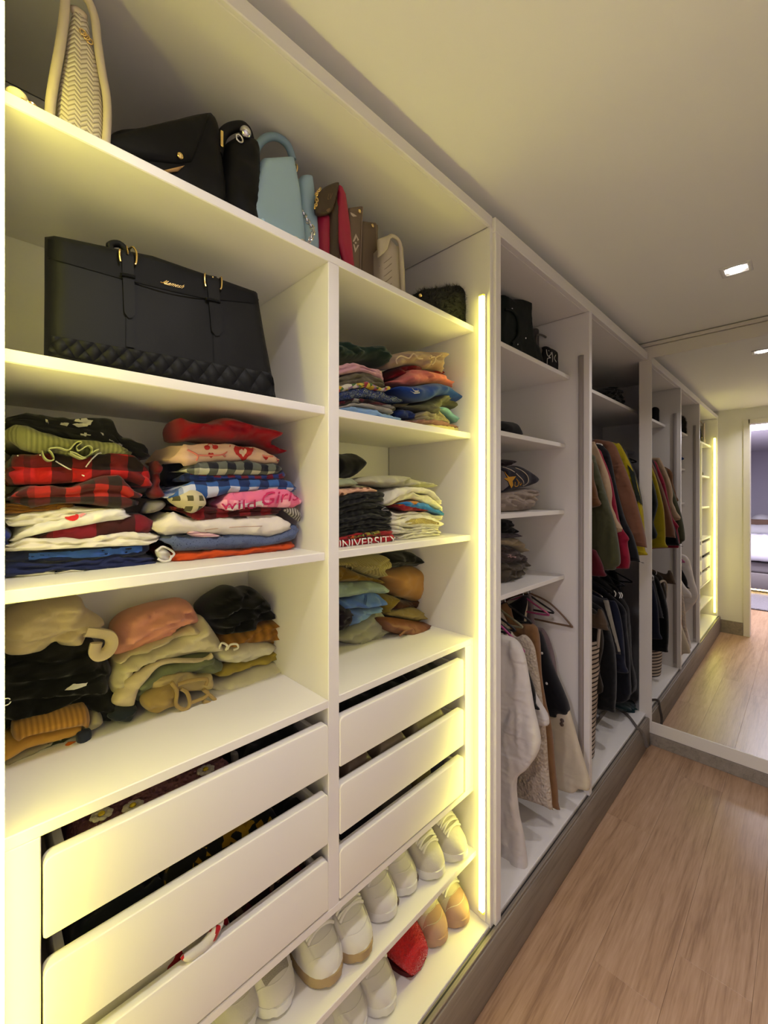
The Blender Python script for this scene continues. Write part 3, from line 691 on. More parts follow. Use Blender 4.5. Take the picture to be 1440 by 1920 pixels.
tube('edge', p3(ZT((865, 610), (880, 850), (895, None)), .104, Z1), .0018, EDGE, o, 6)
for (a_, b_2), y_ in (((685, 456), .062), ((832, 618), .098)):
    q = ZT((a_, b_2))[0]; v, f = ballv(at(*q, 'y', y_), .005, 1, .6, 1); mk('stud', v, f, GOLD, o)
decal(fp, 'printed_patch', ZT((580, 470), (620, 490), (655, 515), (610, 520), (590, 500)), PALE, .001)
for P_ in (((605, 800), (640, 710), (655, 740), (622, 800)), ((640, 710), (676, 780), (660, 795), (650, 745)), ((612, 830), (632, 925), (640, 880), (624, 830)), ((632, 925), (676, 840), (660, 838), (640, 880)), ((625, 812), (640, 800), (652, 815), (638, 828))):
    decal(fp, 'printed_flower', ZT(*P_), PALE, .001, g=2)
# cream quilted bag
CQ = plain('cream_quilted_leather', (.50, .43, .33), .45, bump=(200, .1, .001))
o = bag('quilted_bag', 'cream chevron-quilted bag with folded flap, right of the taupe tote', .06, 735)
bq = piece(o, 'body', CQ, ZT((895, None), (890, 900), (1000, 780), (1060, 850), (1150, 860), (1190, None)), .085, .02, zb=Z1, wr=.002, back=4, smooth=False)
piece(o, 'flap', CQ, ZT((890, 980), (890, 770), (1010, 725), (1025, 760), (990, 890), (960, 930)), .058, .010, wr=.001, g=.006, smooth=False)
tube('rolled_edge', p3(ZT((1015, 760), (1040, 735), (1100, 760), (1140, 830), (1150, 960), (1175, None)), .056, Z1), .0055, CQ, o, 8)
for i in range(6):
    a_ = 1010+i*75; tube('quilt_seam', [onto(bq, *ZT((905, a_+70))[0], .0004), onto(bq, *ZT((980, a_+15))[0], .0004), onto(bq, *ZT((1045, a_-40))[0], .0004)], .0009, plain('quilt_stitch', (.26, .21, .15), .7), o, 5)
# furry black bag
o = bag('furry_bag', 'small black furry bag at the right end of the top shelf', .04, 840)
bf = piece(o, 'body', plain('black_fur_base', (.006, .006, .006), .9), ZB((1120, None), (1130, 985), (1200, 965), (1330, 950), (1385, 955), (1410, 1030), (1418, None)), .075, .045, zb=Z1, wr=.004, back=2)
fur(bf, 'fur', 7000, .017, plain('black_fur', (.012, .011, .010), .6), 3)
v, f = ballv(at(788, 554, 'y', .03), .005); mk('stud', v, f, GOLD, o)

# ---------------------------------------------------------------- big black tote in the left bay
o = empty('briefcase_tote', (.27, .1, Z2), 'wide black leather tote with two gold-buckled straps and quilted base', 'handbag')
LE = (0, .16)
def bt_(pts): return ZC(*pts)
YBG = .055
main = piece(o, 'body', BLACKL, bt_([(185, None), (195, 300), (200, 58), (660, 150), (1112, 312), (1130, 560), (1158, None)]), YBG+.03, .03, zb=Z2, back=1.8, r=.018, wr=.0025, fq=(8, 8), lean=LE, smooth=False, g=.010)
BL2 = plain('black_leather_band', (.004, .004, .005), .6, bump=(220, .15, .001), spec=.15)
top_band = decal(main, 'top_band', bt_([(205, 110), (205, 190), (540, 285), (870, 360), (1112, 385), (1106, 330), (870, 262), (520, 165)]), BL2, .0014, g=6)
tube('seam', [onto(main, *q, .002) for q in bt_([(207, 190), (540, 285), (870, 362), (1112, 386)])], .0012, BL2, o, 6)
tube('handle', [at(212, 476, 'y', .10), at(206, 460, 'y', .105), at(224, 458, 'y', .11), at(240, 474, 'y', .11)], .006, BLACKL, o, 8)
for (x0, y0_), (x1, y1_), (x2, y2_) in (((535, 165), (545, 445), (548, 570)), ((893, 268), (912, 520), (918, 640))):
    hw = 25
    P_ = [(x0-hw, y0_), (x0+hw, y0_+6), (x1+hw-2, y1_-20), (x1+12, y1_), (x1-4, y1_+2), (x1-hw+2, y1_-22)]
    decal(main, 'strap', bt_(P_), BLACKL, .0042, g=4)
    decal(main, 'strap_base', bt_([(x1-14, y1_-10), (x1+18, y1_-8), (x2+20, y2_), (x2-18, y2_-6)]), BLACKL, .0022, g=5)
    pth = [(x0-hw-6, y0_+50), (x0-hw-10, y0_+30), (x0-hw-8, y0_), (x0-hw+6, y0_-12), (x0+hw-4, y0_-2), (x0+hw+10, y0_+14), (x0+hw+10, y0_+50), (x0+hw+4, y0_+62)]
    tube('buckle', [onto(main, *q, .008) for q in bt_(pth)], .0017, GOLD, o, 8, 4)
    tube('prong', [onto(main, *q, .0075) for q in bt_([(x0, y0_-6), (x0, y0_+14)])], .0016, GOLD, o, 6, 2)
    tube('keeper', [onto(main, *q, .006) for q in bt_([(x0-hw-4, y0_+100), (x0, y0_+104), (x0+hw+6, y0_+112)])], .003, BL2, o, 6, 3)
decal_text(main, 'gold_lettering', 'Lamesh', bt_([(690, 302), (765, 320), (765, 303), (690, 285)]), GOLD, .003, shear=.25)
tube('gold_flourish', [onto(main, *q, .003) for q in bt_([(675, 293), (685, 296), (700, 288), (702, 290), (690, 299), (715, 302)])], .0008, GOLD, o, 5, 4)
# quilted diamonds along the base
def qd(u_, v_): # u along 0..1, v 0..1 up
    l0, l1 = np.array((212, 590)), np.array((222, 517)); r0, r1 = np.array((1153, 775)), np.array((1140, 672))
    p = (l0*(1-v_)+l1*v_)*(1-u_)+(r0*(1-v_)+r1*v_)*u_; return bt_([tuple(p)])[0]
n_ = 13
for i in range(n_+1):
    for j in (0, .5, 1.0):
        c_ = (i+(.5 if j == .5 else 0))/n_
        pts_ = [(c_-.5/n_, j), (c_, j-.5), (c_+.5/n_, j), (c_, j+.5)]
        pts_ = [(min(1, max(0, a)), min(1, max(0, b_3))) for a, b_3 in pts_]
        if len(set(pts_)) < 3: continue
        cc = (sum(p[0] for p in pts_)/4, sum(p[1] for p in pts_)/4)
        R0 = [onto(main, *qd(a, b_3), .0006) for a, b_3 in pts_]; ce = onto(main, *qd(*cc), .0065)
        R1 = [onto(main, *qd(cc[0]+(a-cc[0])*.55, cc[1]+(b_3-cc[1])*.55), .0052) for a, b_3 in pts_]
        V = R0+R1+[ce]; F = [[k, (k+1) % 4, 4+(k+1) % 4, 4+k] for k in range(4)]+[[4+k, 4+(k+1) % 4, 8] for k in range(4)]
        mk('quilted_diamond', V, F, BLACKL, o, ang=None)
# ---------------------------------------------------------------- folded clothes, left bay, upper clothes shelf: left pile
G1 = 'folded clothes, left pile under the black tote'; y = .115
DK = plain('white_print', (.72, .70, .66), .8); BLKP = plain('black_print', (.01, .01, .012), .8); REDP = plain('red_print', (.55, .01, .015), .8); PNKP = plain('pink_print', (.75, .28, .28), .8)
Cn = 'clothing'
o = folded('folded_shirt', 'thin white shirt at the very bottom of the pile with plaid flannels', Cn, fab('d9d4cc'), ZD((60, None), (1000, None)), ZD((60, 1445), (400, 1408), (1000, 1370)), y, .24, 1, group=G1, zb=Z3)
decal(o, 'black_curve', ZD((430, 1440), (440, 1420), (455, 1405), (470, 1405), (450, 1430), (440, 1442)), BLKP, g=2)
folded('folded_sweatshirt', 'plain navy sweatshirt, second from the bottom of the plaid pile', Cn, fab('1d2450'), ZD((-20, 1478), (120, 1452), (460, 1402), (880, 1398), (1325, 1352)), ZD((-20, 1345), (500, 1330), (1260, 1272), (1320, 1305)), y, .24, 2, group=G1)
o = folded('folded_shirt', 'navy shirt with royal blue front panel above the plain navy sweatshirt', Cn, fab('171d3e'), ZD((-20, 1340), (500, 1330), (1260, 1268)), ZD((-20, 1280), (230, 1248), (540, 1228), (900, 1203), (1150, 1183), (1262, 1198)), y, .24, 1, group=G1)
decal(o, 'blue_panel', ZD((235, 1262), (540, 1245), (1158, 1200), (1160, 1240), (780, 1280), (235, 1300)), fab('2c4c96'), .002, g=4)
folded('folded_shirt', 'creased white shirt above the navy shirt with royal blue panel', Cn, fab('d8d0c6'), ZD((20, 1250), (300, 1235), (820, 1205), (1260, 1190), (1330, 1150)), ZD((70, 1180), (170, 1130), (600, 1135), (860, 1120), (1110, 1075), (1345, 1105)), y-.01, .23, 2, wr=.008, group=G1)
folded('folded_flannel', 'maroon buffalo-check flannel between two white shirts', Cn, fab(['3a1418', '6e1222', '6e1222'], 'stripev', .12), ZD((240, 1135), (650, 1145), (900, 1115), (1300, 1080)), ZD((300, 1110), (650, 1040), (900, 980), (1150, 935), (1290, 955), (1308, 1040)), y, .24, 1, group=G1)
o = folded('folded_shirt', 'white shirt with a red dot and blue cuff in the plaid pile', Cn, fab('dcd7d2'), ZD((60, 1175), (130, 1140), (560, 1055), (900, 990), (1110, 975)), ZD((62, 1140), (90, 1095), (200, 1045), (560, 960), (850, 895), (1060, 885), (1112, 920)), y-.008, .23, 1, bulge=.010, group=G1)
decal(o, 'red_dot', [(585/4.3636+13.7*math.cos(a), 750+955/4.3636+7.6*math.sin(a)) for a in np.linspace(0, 6.28, 18)[:-1]], REDP, g=2.5)
decal(o, 'pink_smear', ZD((640, 945), (710, 912), (720, 925), (660, 965)), PNKP, g=2.5)
decal(o, 'blue_cuff', ZD((1085, 905), (1112, 915), (1110, 970), (1085, 975)), fab('1f2f86'), .002, g=3)
folded('folded_shirt', 'thin cream shirt lying above the white shirt with the red dot', Cn, fab('d3ccc0'), ZD((22, 1010), (60, 1045), (300, 1025), (560, 985), (900, 900)), ZD((18, 965), (200, 935), (600, 892), (900, 880), (1000, 885)), y, .23, 2, group=G1)
lump('folded_garment', 'royal blue garment peeping out left of the white shirts', Cn, fab('222f77'), ZD((-30, 1030), (60, 1045), (95, 1090), (70, 1150), (80, 1180), (-30, 1180)), y+.05, .04, group=G1, back=3)
folded('folded_knit', 'mustard brown knit under the rolled plaid pyjamas', Cn, fab('7a4e1c'), ZD((15, 935), (300, 915), (600, 885)), ZD((15, 850), (250, 870), (430, 838), (590, 845), (620, 872)), y+.01, .22, 3, group=G1)
PLD = fab(['1c1012', '5e1218', 'b01c1e'], 'check', .055)
folded('rolled_pyjamas', 'rolled red and black plaid pyjamas with frayed seams', Cn, fab(['241a1a', '4a1a1c', '9c2420'], 'check', .04), ZD((80, 850), (200, 890), (500, 845), (740, 850), (1000, 890), (1195, 870)), ZD((75, 800), (140, 730), (250, 690), (600, 720), (850, 640), (990, 615), (1070, 680), (1195, 760)), y-.012, .22, 2, bulge=.014, wr=.005, group=G1)
o = folded('folded_flannel', 'red and black buffalo-check shirt with white piped collar', Cn, PLD, ZD((40, 690), (400, 690), (700, 665), (850, 625), (1060, 645), (1235, 720)), ZD((50, 450), (340, 440), (560, 470), (690, 470), (820, 445), (1100, 440), (1240, 540), (1290, 640)), y, .24, 2, wr=.006, group=G1)
for P_ in (((455, 500), (560, 560), (690, 622)), ((700, 545), (770, 470), (850, 440), (1090, 452)), ((150, 460), (230, 442), (330, 455))):
    tube('white_piping', [onto(o, *q, .001) for q in ZD(*P_)], .0011, DK, o, 6, 4)
G_ = folded('folded_blouse', 'sage green ribbed top with a ruffled hem', Cn, fab('8a8a5c', 'rib', .0035), ZD((0, 330), (150, 400), (350, 440), (700, 470), (930, 440), (1110, 448)), ZD((0, 270), (30, 200), (220, 208), (520, 280), (900, 345), (1110, 432)), y+.0, .23, 1, bulge=.015, group=G1)
rf = [at(*q, 'y', y-.022) for q in ZD((350, 420), (365, 470), (400, 500), (445, 490), (430, 440), (400, 405), (480, 395), (560, 415), (600, 380), (640, 345), (672, 352), (630, 385), (650, 420), (720, 378), (760, 400), (745, 450), (690, 475), (620, 440), (570, 430), (640, 470), (700, 480), (780, 420), (810, 410))]
P_ = spline(rf, 4); V = []; F = []
for q in P_: V += [q, q+Vector((0, .028, 0)), q+Vector((0, .028, .0022)), q+Vector((0, 0, .0022))]
for i in range(len(P_)-1):
    for k in range(4): F.append([4*i+k, 4*i+(k+1) % 4, 4*i+4+(k+1) % 4, 4*i+4+k])
mk('ruffle', V, F, fab('97986a'), G_, ang=None)
o = folded('folded_tshirt', 'black t-shirt with pale lettering on top of the plaid pile', Cn, fab('0d0c11'), ZD((60, 165), (300, 215), (700, 300), (900, 370), (1100, 425), (1200, 478)), ZD((65, 120), (300, 115), (930, 150), (985, 270), (1200, 375), (1250, 435)), y+.012, .22, 2, group=G1)
for P_ in (((660, 270), (740, 285), (740, 292), (660, 280)), ((690, 262), (710, 266), (706, 292), (690, 288)), ((895, 318), (1000, 365), (995, 375), (890, 330)), ((820, 262), (840, 270), (845, 292), (835, 290)), ((370, 160), (395, 172), (395, 195), (385, 185)), ((600, 170), (700, 155), (760, 165), (740, 205), (640, 215), (590, 195), (640, 190), (680, 180)), ((500, 180), (560, 190), (540, 215), (490, 205))):
    decal(o, 'pale_lettering', ZD(*P_), plain('grey_print', (.32, .30, .27), .8), .002, g=2)
lump('rolled_flannel', 'dark red rolled cuff at the right end of the buffalo-check shirt', Cn, fab('5c1016'), ZD((1230, 520), (1280, 500), (1300, 560), (1285, 690), (1325, 780), (1240, 810), (1200, 760), (1230, 680)), y+.04, .035, group=G1)
lump('folded_garment', 'grey bundle tucked at the right of the rolled plaid pyjamas', Cn, fab('77706a'), ZD((1160, 900), (1200, 830), (1310, 820), (1330, 860), (1260, 915), (1170, 930)), y+.05, .04, group=G1)
o = lump('white_ties', 'knotted white drawstrings between the two piles', Cn, fab('d5d0cc'), ZD((1270, 1230), (1330, 1205), (1380, 1240), (1400, 1290), (1350, 1320), (1290, 1290)), y+.01, .012, group=G1, g=.004, wr=.004, fq=(60, 60))
for P_ in (((1280, 1240), (1330, 1200), (1400, 1230), (1425, 1260), (1400, 1290)), ((1290, 1300), (1340, 1320), (1390, 1310), (1400, 1270))):
    tube('loop', [at(*q, 'y', y-.004) for q in ZD(*P_)], .0022, fab('d5d0cc'), o, 6)
# right pile
G2 = 'folded clothes, right pile under the black tote'; y = .10
folded('folded_tshirt', 'bright orange t-shirt at the bottom of the right pile', Cn, fab('c2481a'), ZE((130, None), (1130, None)), ZE((140, 1222), (500, 1205), (900, 1165), (1145, 1128)), y, .24, 1, group=G2, zb=Z3)
folded('folded_sweatshirt', 'navy heather sweatshirt lying on the orange t-shirt', Cn, fab(['2c3350', '525c7c', '39425f'], 'heather', .0035), ZE((50, 1135), (180, 1212), (500, 1195), (850, 1180), (1130, 1120), (1190, 1060)), ZE((55, 1110), (150, 1070), (500, 1085), (900, 1085), (1120, 1035), (1180, 985)), y-.008, .25, 1, bulge=.016, group=G2)
o = folded('folded_jeans', 'thick white folded jeans above the navy heather sweatshirt', Cn, fab('d9cfc4'), ZE((40, 1085), (220, 1062), (400, 1068), (700, 1082), (960, 1090), (1110, 1045)), ZE((30, 950), (150, 892), (330, 955), (500, 935), (800, 915), (1000, 915), (1122, 965)), y-.005, .24, 1, bulge=.018, wr=.006, group=G2)
tube('seam', [onto(o, *q, .0006) for q in ZE((400, 1030), (600, 1010), (850, 1000), (1110, 990))], .0009, fab('b79a84'), o, 5)
lump('folded_blouse', 'pale pink striped top peeping below the white jeans', Cn, fab(['d9b5b5', 'b98a92'], 'stripe', .006), ZE((250, 1045), (340, 1035), (520, 1078), (400, 1090), (290, 1080)), y+.012, .012, group=G2, g=.005)
folded('folded_flannel', 'dark red checked flannel above the white jeans', Cn, fab(['3a0d10', '6e1018', '861420'], 'check', .05), ZE((170, 880), (350, 962), (600, 935), (1000, 912), (1040, 900)), ZE((175, 850), (340, 855), (600, 860), (1040, 850)), y, .24, 2, group=G2)
lump('folded_scarf', 'crinkled silvery grey scarf hanging at the right edge of the pile', Cn, fab(['4c4640', '9a948c'], 'stripev', .006), ZE((1020, 870), (1100, 850), (1150, 900), (1150, 960), (1120, 955), (1050, 900)), y+.005, .012, group=G2, g=.005)
o = folded('folded_pyjamas', 'pink pyjamas with deep pink script on the right of the pile', Cn, fab(['d96a8a', 'd96a8a', 'e8a0b0'], 'check', .055), ZE((525, 878), (640, 880), (870, 852), (1130, 857), (1212, 825)), ZE((520, 800), (600, 742), (850, 712), (1000, 692), (1150, 740), (1215, 795)), y-.014, .22, 1, bulge=.013, group=G2)
MAG = plain('magenta_print', (.48, .01, .09), .8)
decal_text(o, 'magenta_script', 'wild', ZE((530, 865), (800, 860), (800, 790), (530, 795)), MAG, .002, label='deep pink script lettering')
decal_text(o, 'magenta_script', 'Girls', ZE((840, 840), (1140, 790), (1130, 710), (830, 740)), MAG, .002, shear=.1)
decal(o, 'white_hem', ZE((575, 870), (580, 840), (640, 832), (860, 800), (860, 850), (640, 878)), plain('white_print2', (.75, .68, .68), .8), .0012, g=4)
folded('folded_shirt', 'blue gingham shirt in the middle of the right pile', Cn, fab(['1c2a56', '31548f', 'b9bccb'], 'check', .046), ZE((100, 780), (270, 800), (400, 790), (560, 752), (850, 712), (1160, 735)), ZE((110, 760), (200, 690), (330, 660), (650, 622), (1000, 622), (1100, 640), (1160, 700)), y-.004, .24, 1, bulge=.012, group=G2)
lump('folded_shirt', 'cream shirt with olive windowpane lines at the left of the right pile', Cn, fab(['b8ad8c', 'b8ad8c', '4e4a2e'], 'check', .021), ZE((105, 790), (150, 740), (250, 700), (340, 720), (385, 790), (370, 850), (270, 905), (190, 860)), y+.02, .035, group=G2, calm=True)
folded('folded_shirt', 'navy shirt with thin red check between the two gingham shirts', Cn, fab(['101a44', '1b2c66', '5e1226'], 'check', .03), ZE((230, 645), (400, 645), (1080, 632)), ZE((230, 600), (640, 585), (1070, 570)), y, .23, 1, group=G2)
folded('folded_shirt', 'grey-green and black gingham shirt in the right pile', Cn, fab(['15161f', '56594f', 'b3b096'], 'check', .038), ZE((230, 565), (330, 602), (600, 592), (900, 592), (1035, 580)), ZE((235, 545), (350, 495), (500, 490), (740, 478), (1045, 512)), y-.006, .22, 1, bulge=.013, group=G2)
o = folded('folded_pyjamas', 'cream pyjamas printed with red hearts and cherries', Cn, fab('d9b59c'), ZE((180, 490), (240, 525), (500, 482), (740, 480), (910, 502), (1032, 502)), ZE((140, 440), (220, 345), (520, 348), (650, 338), (850, 392), (1000, 432), (1040, 482)), y-.004, .22, 1, bulge=.014, group=G2)
HP = plain('heart_red_print', (.42, .015, .012), .8); PK = plain('salmon_print', (.62, .18, .14), .8)
def heart(cx_, cy_, r, Z): return Z(*[(cx_+r*.0625*16*math.sin(t)**3, cy_-r*.0625*(13*math.cos(t)-5*math.cos(2*t)-2*math.cos(3*t)-math.cos(4*t))) for t in np.linspace(0, 6.28, 26)[:-1]])
for cx_, cy_, r in ((705, 412, 78), (445, 438, 22), (880, 458, 22), (985, 470, 20)): decal(o, 'heart_print', heart(cx_, cy_, r, ZE), HP, g=2.2)
decal(o, 'heart_centre', heart(700, 418, 34, ZE), plain('cream_print', (.68, .50, .36), .8), .0024, g=2.2)
for P_ in (((260, 395), (340, 440), (330, 480)), ((340, 440), (540, 432), (600, 365)), ((540, 432), (560, 450)), ((780, 385), (860, 440), (940, 450))):
    tube('pink_line', [onto(o, *q, .0006) for q in ZE(*P_)], .0018, PK, o, 6, 5)
for cx_, cy_ in ((415, 380), (480, 378)): decal(o, 'cherry_print', [(290+(cx_+24*math.cos(a))/4.2353, 750+(cy_+17*math.sin(a))/4.2353) for a in np.linspace(0, 6.28, 14)[:-1]], HP, g=2)
tube('cherry_stem', [onto(o, *q, .0006) for q in ZE((415, 370), (435, 350), (480, 370))], .0008, HP, o, 5, 4)
lump('crumpled_shirt', 'crumpled red shirt on top of the right pile', Cn, fab('8c0a1a'), ZE((165, 150), (280, 185), (400, 188), (480, 155), (560, 150), (700, 190), (890, 240), (920, 310), (880, 350), (1000, 410), (930, 432), (760, 352), (640, 338), (510, 348), (330, 322), (200, 332), (165, 290)), y+.07, .07, group=G2, wr=.012, fq=(24, 40), crease=.012, back=2, g=.006)
lump('folded_garment', 'dark navy bundle at the left back of the right pile', Cn, fab('0c1024'), ZE((95, 450), (200, 490), (260, 560), (300, 640), (200, 690), (90, 690), (50, 600)), y+.10, .05, group=G2, wr=.008)

# ---------------------------------------------------------------- left bay, lower clothes shelf
G3 = 'clothes piled on the shelf above the left drawers'; y = .21
folded('folded_shirt', 'dark green shirt at the very bottom of the mustard pile', Cn, fab('262a18'), ZF((60, None), (640, None)), ZF((60, 1540), (330, 1450), (640, 1330)), y, .16, 1, group=G3, zb=Z4)
lump('folded_tag', 'orange printed patch poking out under the mustard pile', Cn, fab('c0631a'), ZF((470, 1480), (560, 1400), (625, 1395), (645, 1430)), y-.005, .006, group=G3, g=.004, smooth=False)
lump('folded_sleeve', 'slate blue sleeve end poking out under the mustard pile', Cn, fab('262a3c'), ZF((620, 1345), (690, 1300), (742, 1290), (738, 1370), (650, 1460)), y-.005, .02, group=G3)
lump('folded_knit', 'light grey knit under the mustard knits', Cn, fab('8c8270'), ZF((10, 1560), (40, 1500), (400, 1380), (620, 1310), (720, 1170), (800, 1130), (832, 1230), (700, 1295), (400, 1415), (80, 1572)), y+.02, .03, group=G3, back=4)
lump('folded_knit', 'plain mustard knit below the ribbed mustard cuff', Cn, fab('b98a44'), ZF((0, 1400), (100, 1350), (620, 1245), (612, 1315), (300, 1405), (0, 1500)), y+.02, .035, group=G3, back=4)
lump('ribbed_cuff', 'rolled ribbed mustard cuff at the left of the lower shelf', Cn, fab('a87838', 'rib', .004), ZF((90, 1300), (120, 1240), (250, 1190), (640, 1095), (705, 1110), (725, 1160), (722, 1225), (680, 1262), (620, 1245), (230, 1315), (150, 1362), (100, 1340)), y+.01, .045, group=G3, back=3, wr=.003, calm=True)
o = lump('folded_trousers', 'heap of black trousers with a white care label', Cn, fab('060608'), ZF((-20, 610), (80, 640), (430, 540), (640, 560), (760, 560), (790, 680), (870, 720), (905, 800), (870, 880), (915, 960), (925, 1120), (840, 1215), (735, 1140), (650, 1090), (600, 1085), (90, 1230), (-20, 1300)), y+.07, .065, group=G3, wr=.010, back=2)
decal(o, 'care_label', ZF((525, 990), (600, 935), (715, 920), (690, 955), (600, 985)), DK, .003, g=3)
v, f = ringv(onto(o, 13.5, 1315, .002), .006, .0016, 'y'); mk('snap_button', v, f, STEEL, o)
lump('folded_sleeve', 'dark slate sleeve end in front of the black trousers', Cn, fab('20262f'), ZF((880, 1200), (920, 1130), (1090, 1100), (1112, 1130), (1040, 1222)), y+.01, .025, group=G3, zb=Z4)
o = lump('folded_trousers', 'beige cotton trousers on top of the black heap', Cn, fab('b3a184'), ZF((-20, 400), (200, 262), (420, 225), (640, 210), (700, 300), (830, 385), (828, 440), (730, 470), (700, 500), (640, 592), (480, 592), (430, 562), (310, 640), (80, 672), (-20, 600)), y+.06, .07, group=G3, wr=.010, fq=(10, 40), crease=.010, back=1.6)
tube('waist_loop', [at(*q, 'y', y-.01) for q in ZF((700, 500), (800, 510), (890, 530), (915, 590), (880, 660), (810, 692), (775, 660), (790, 590))], .008, fab('b3a184'), o, 8, flat=1.6)
lump('folded_shirt', 'salmon pink shirt on top of the middle pile', Cn, fab('c98a74'), ZG((45, 512), (60, 420), (80, 345), (200, 252), (450, 186), (540, 192), (592, 312), (480, 342), (400, 402), (200, 482)), y+.07, .06, group=G3, wr=.007, fq=(12, 30), crease=.006, back=1.6)
lump('folded_shirt', 'stone beige shirt just under the salmon pink shirt', Cn, fab('b3a582'), ZG((70, 545), (200, 470), (480, 360), (545, 330), (602, 372), (480, 400), (200, 505), (100, 560)), y+.05, .05, group=G3, back=1.8)
lump('folded_sheet', 'puffy cream shirt in the middle pile', Cn, fab('c8bd98'), ZG((70, 565), (110, 525), (330, 435), (480, 375), (600, 282), (650, 312), (738, 457), (690, 502), (560, 508), (330, 562), (200, 602), (150, 690), (60, 752), (20, 682), (60, 592)), y+.065, .06, group=G3, wr=.010, fq=(12, 26), crease=.008, back=1.6)
lump('folded_trousers', 'sage green trousers beneath the puffy cream shirt', Cn, fab('6a7050'), ZG((150, 690), (300, 572), (640, 502), (690, 530), (742, 560), (722, 602), (640, 632), (380, 640), (250, 760), (200, 800)), y+.055, .05, group=G3, wr=.008, back=1.8)
lump('rolled_shirt', 'rolled cream shirt end at the lower left of the middle pile', Cn, fab('c2b28e'), ZG((65, 800), (150, 690), (300, 590), (420, 552), (640, 548), (690, 515), (690, 550), (600, 575), (420, 580), (330, 620), (230, 740), (195, 835), (90, 842)), y+.015, .022, group=G3, wr=.005, g=.006)
o = lump('waistband_shorts', 'khaki shorts with elastic waistband low in the middle pile', Cn, fab('b5a172'), ZG((280, 690), (380, 640), (520, 622), (600, 648), (672, 626), (672, 720), (560, 745), (380, 740), (290, 730)), y+.03, .035, group=G3, wr=.008, zb=None)
o = lump('strappy_top', 'scrunched tan strappy top at the front of the middle pile', Cn, fab('9c8350'), ZG((245, 800), (300, 752), (430, 702), (472, 732), (465, 830), (400, 850), (320, 882), (255, 850)), y+.005, .035, group=G3, wr=.010, fq=(45, 45), crease=.01, g=.006)
for P_ in (((440, 700), (475, 760), (470, 840), (520, 872), (555, 840), (540, 770), (500, 740)), ((560, 830), (640, 800), (670, 770), (640, 745), (690, 790), (715, 815), (690, 830), (640, 820)), ((480, 715), (560, 690), (660, 680), (655, 720))):
    tube('strap', [at(*q, 'y', y-.03) for q in ZG(*P_)], .0042, fab('9c8350'), o, 8)
lump('fleece_hoodie', 'black fleece bundle heaped at the back right of the lower shelf', Cn, fab('050506'), ZG((605, 262), (640, 190), (780, 96), (860, 110), (930, 100), (1010, 172), (1028, 222), (1060, 180), (1090, 172), (1098, 290), (1000, 302), (940, 312), (870, 362), (720, 392), (680, 342)), y+.08, .07, group=G3, wr=.014, fq=(35, 35), back=1.2)
lump('pleated_skirt', 'golden tan pleated skirt under the black fleece', Cn, fab('9c6a26', 'rib', .012), ZG((720, 420), (800, 362), (950, 318), (1060, 290), (1150, 290), (1158, 400), (1120, 482), (1000, 442), (850, 452), (750, 472)), y+.06, .055, group=G3, wr=.008, back=1.6)
o = lump('lace_top', 'white frilly top between the golden skirt and the yellow blouse', Cn, fab('cbc4a4'), ZG((690, 512), (760, 455), (980, 425), (1102, 470), (1060, 492), (900, 552), (740, 562)), y+.05, .05, group=G3, wr=.008, fq=(40, 40), back=1.6)
for P_ in (((740, 490), (755, 455), (790, 470), (780, 500)), ((790, 495), (810, 465), (850, 462), (858, 485), (830, 498))): tube('frill', [at(*q, 'y', y-.008) for q in ZG(*P_)], .0025, fab('d6d0b4'), o, 6)
o = lump('sheer_blouse', 'sheer yellow blouse with pearl beads', Cn, fab('a08c3c'), ZG((690, 640), (740, 582), (940, 540), (1140, 462), (1142, 502), (1060, 542), (900, 592), (760, 642)), y+.05, .045, group=G3, back=1.8)
for q in ((745, 590), (785, 568), (975, 548)):
    v, f = ballv(onto(o, *ZG(q)[0], .002), .0028); mk('bead', v, f, plain('pearl', (.8, .76, .66), .25), o)
lump('folded_shirt', 'folded off-white shirt at the bottom right of the lower shelf', Cn, fab('cfc8ac'), ZG((670, 700), (840, 632), (1100, 552), (1142, 620), (1130, 652), (1060, 662), (900, 725), (740, 788), (690, 742)), y+.045, .055, group=G3, wr=.007, back=2)
# ---------------------------------------------------------------- right bay, first clothes shelf
G4 = 'folded clothes, left pile on the upper shelf of the right bay'; y = .07
def fo(label, col, bot, top, Z, y_, d=.26, n=1, g=None, nm='folded_garment', **k):
    m_ = col if not isinstance(col, str) else fab(col)
    zb = k.pop('zb', None)
    return folded(nm, label, Cn, m_, Z(*bot), Z(*top), y_, d, n, group=g, zb=zb, **k)
def lu(label, col, pts, Z, c, T, g=None, nm='folded_garment', **k):
    m_ = col if not isinstance(col, str) else fab(col); k.setdefault('g', .0055)
    return lump(nm, label, Cn, m_, Z(*pts), c, T, group=g, **k)
fo('light blue denim at the bottom left of the upper right-bay shelf', '7f9fc8', [(-60, None), (660, None)], [(-60, 660), (200, 655), (350, 672), (480, 732), (660, 748)], ZH, y, n=2, g=G4, zb=Z2, nm='folded_denim')
fo('pale grey knit above the light blue denim', '9a938c', [(-60, 690), (80, 680), (250, 645), (400, 672), (590, 728)], [(-60, 670), (80, 655), (200, 625), (330, 620), (600, 700)], ZH, y-.004, g=G4)
fo('maroon and black shirt with white strokes under the sequin top', fab(['1d0c10', '4d0f1c', '7a7672'], 'blotch', .02), [(-60, 655), (80, 650), (200, 620), (400, 640), (590, 692)], [(-60, 620), (80, 612), (200, 582), (420, 610), (600, 662)], ZH, y, g=G4)
fo('navy sequined top with blue glints', plain('navy_sequins', (.012, .03, .12), .25, bump=(300, 1.0, .004, 'voronoi')), [(-60, 620), (80, 610), (300, 572), (520, 622), (660, 622)], [(-60, 560), (80, 540), (200, 500), (300, 490), (520, 562), (650, 602)], ZH, y-.006, g=G4, nm='sequin_top')
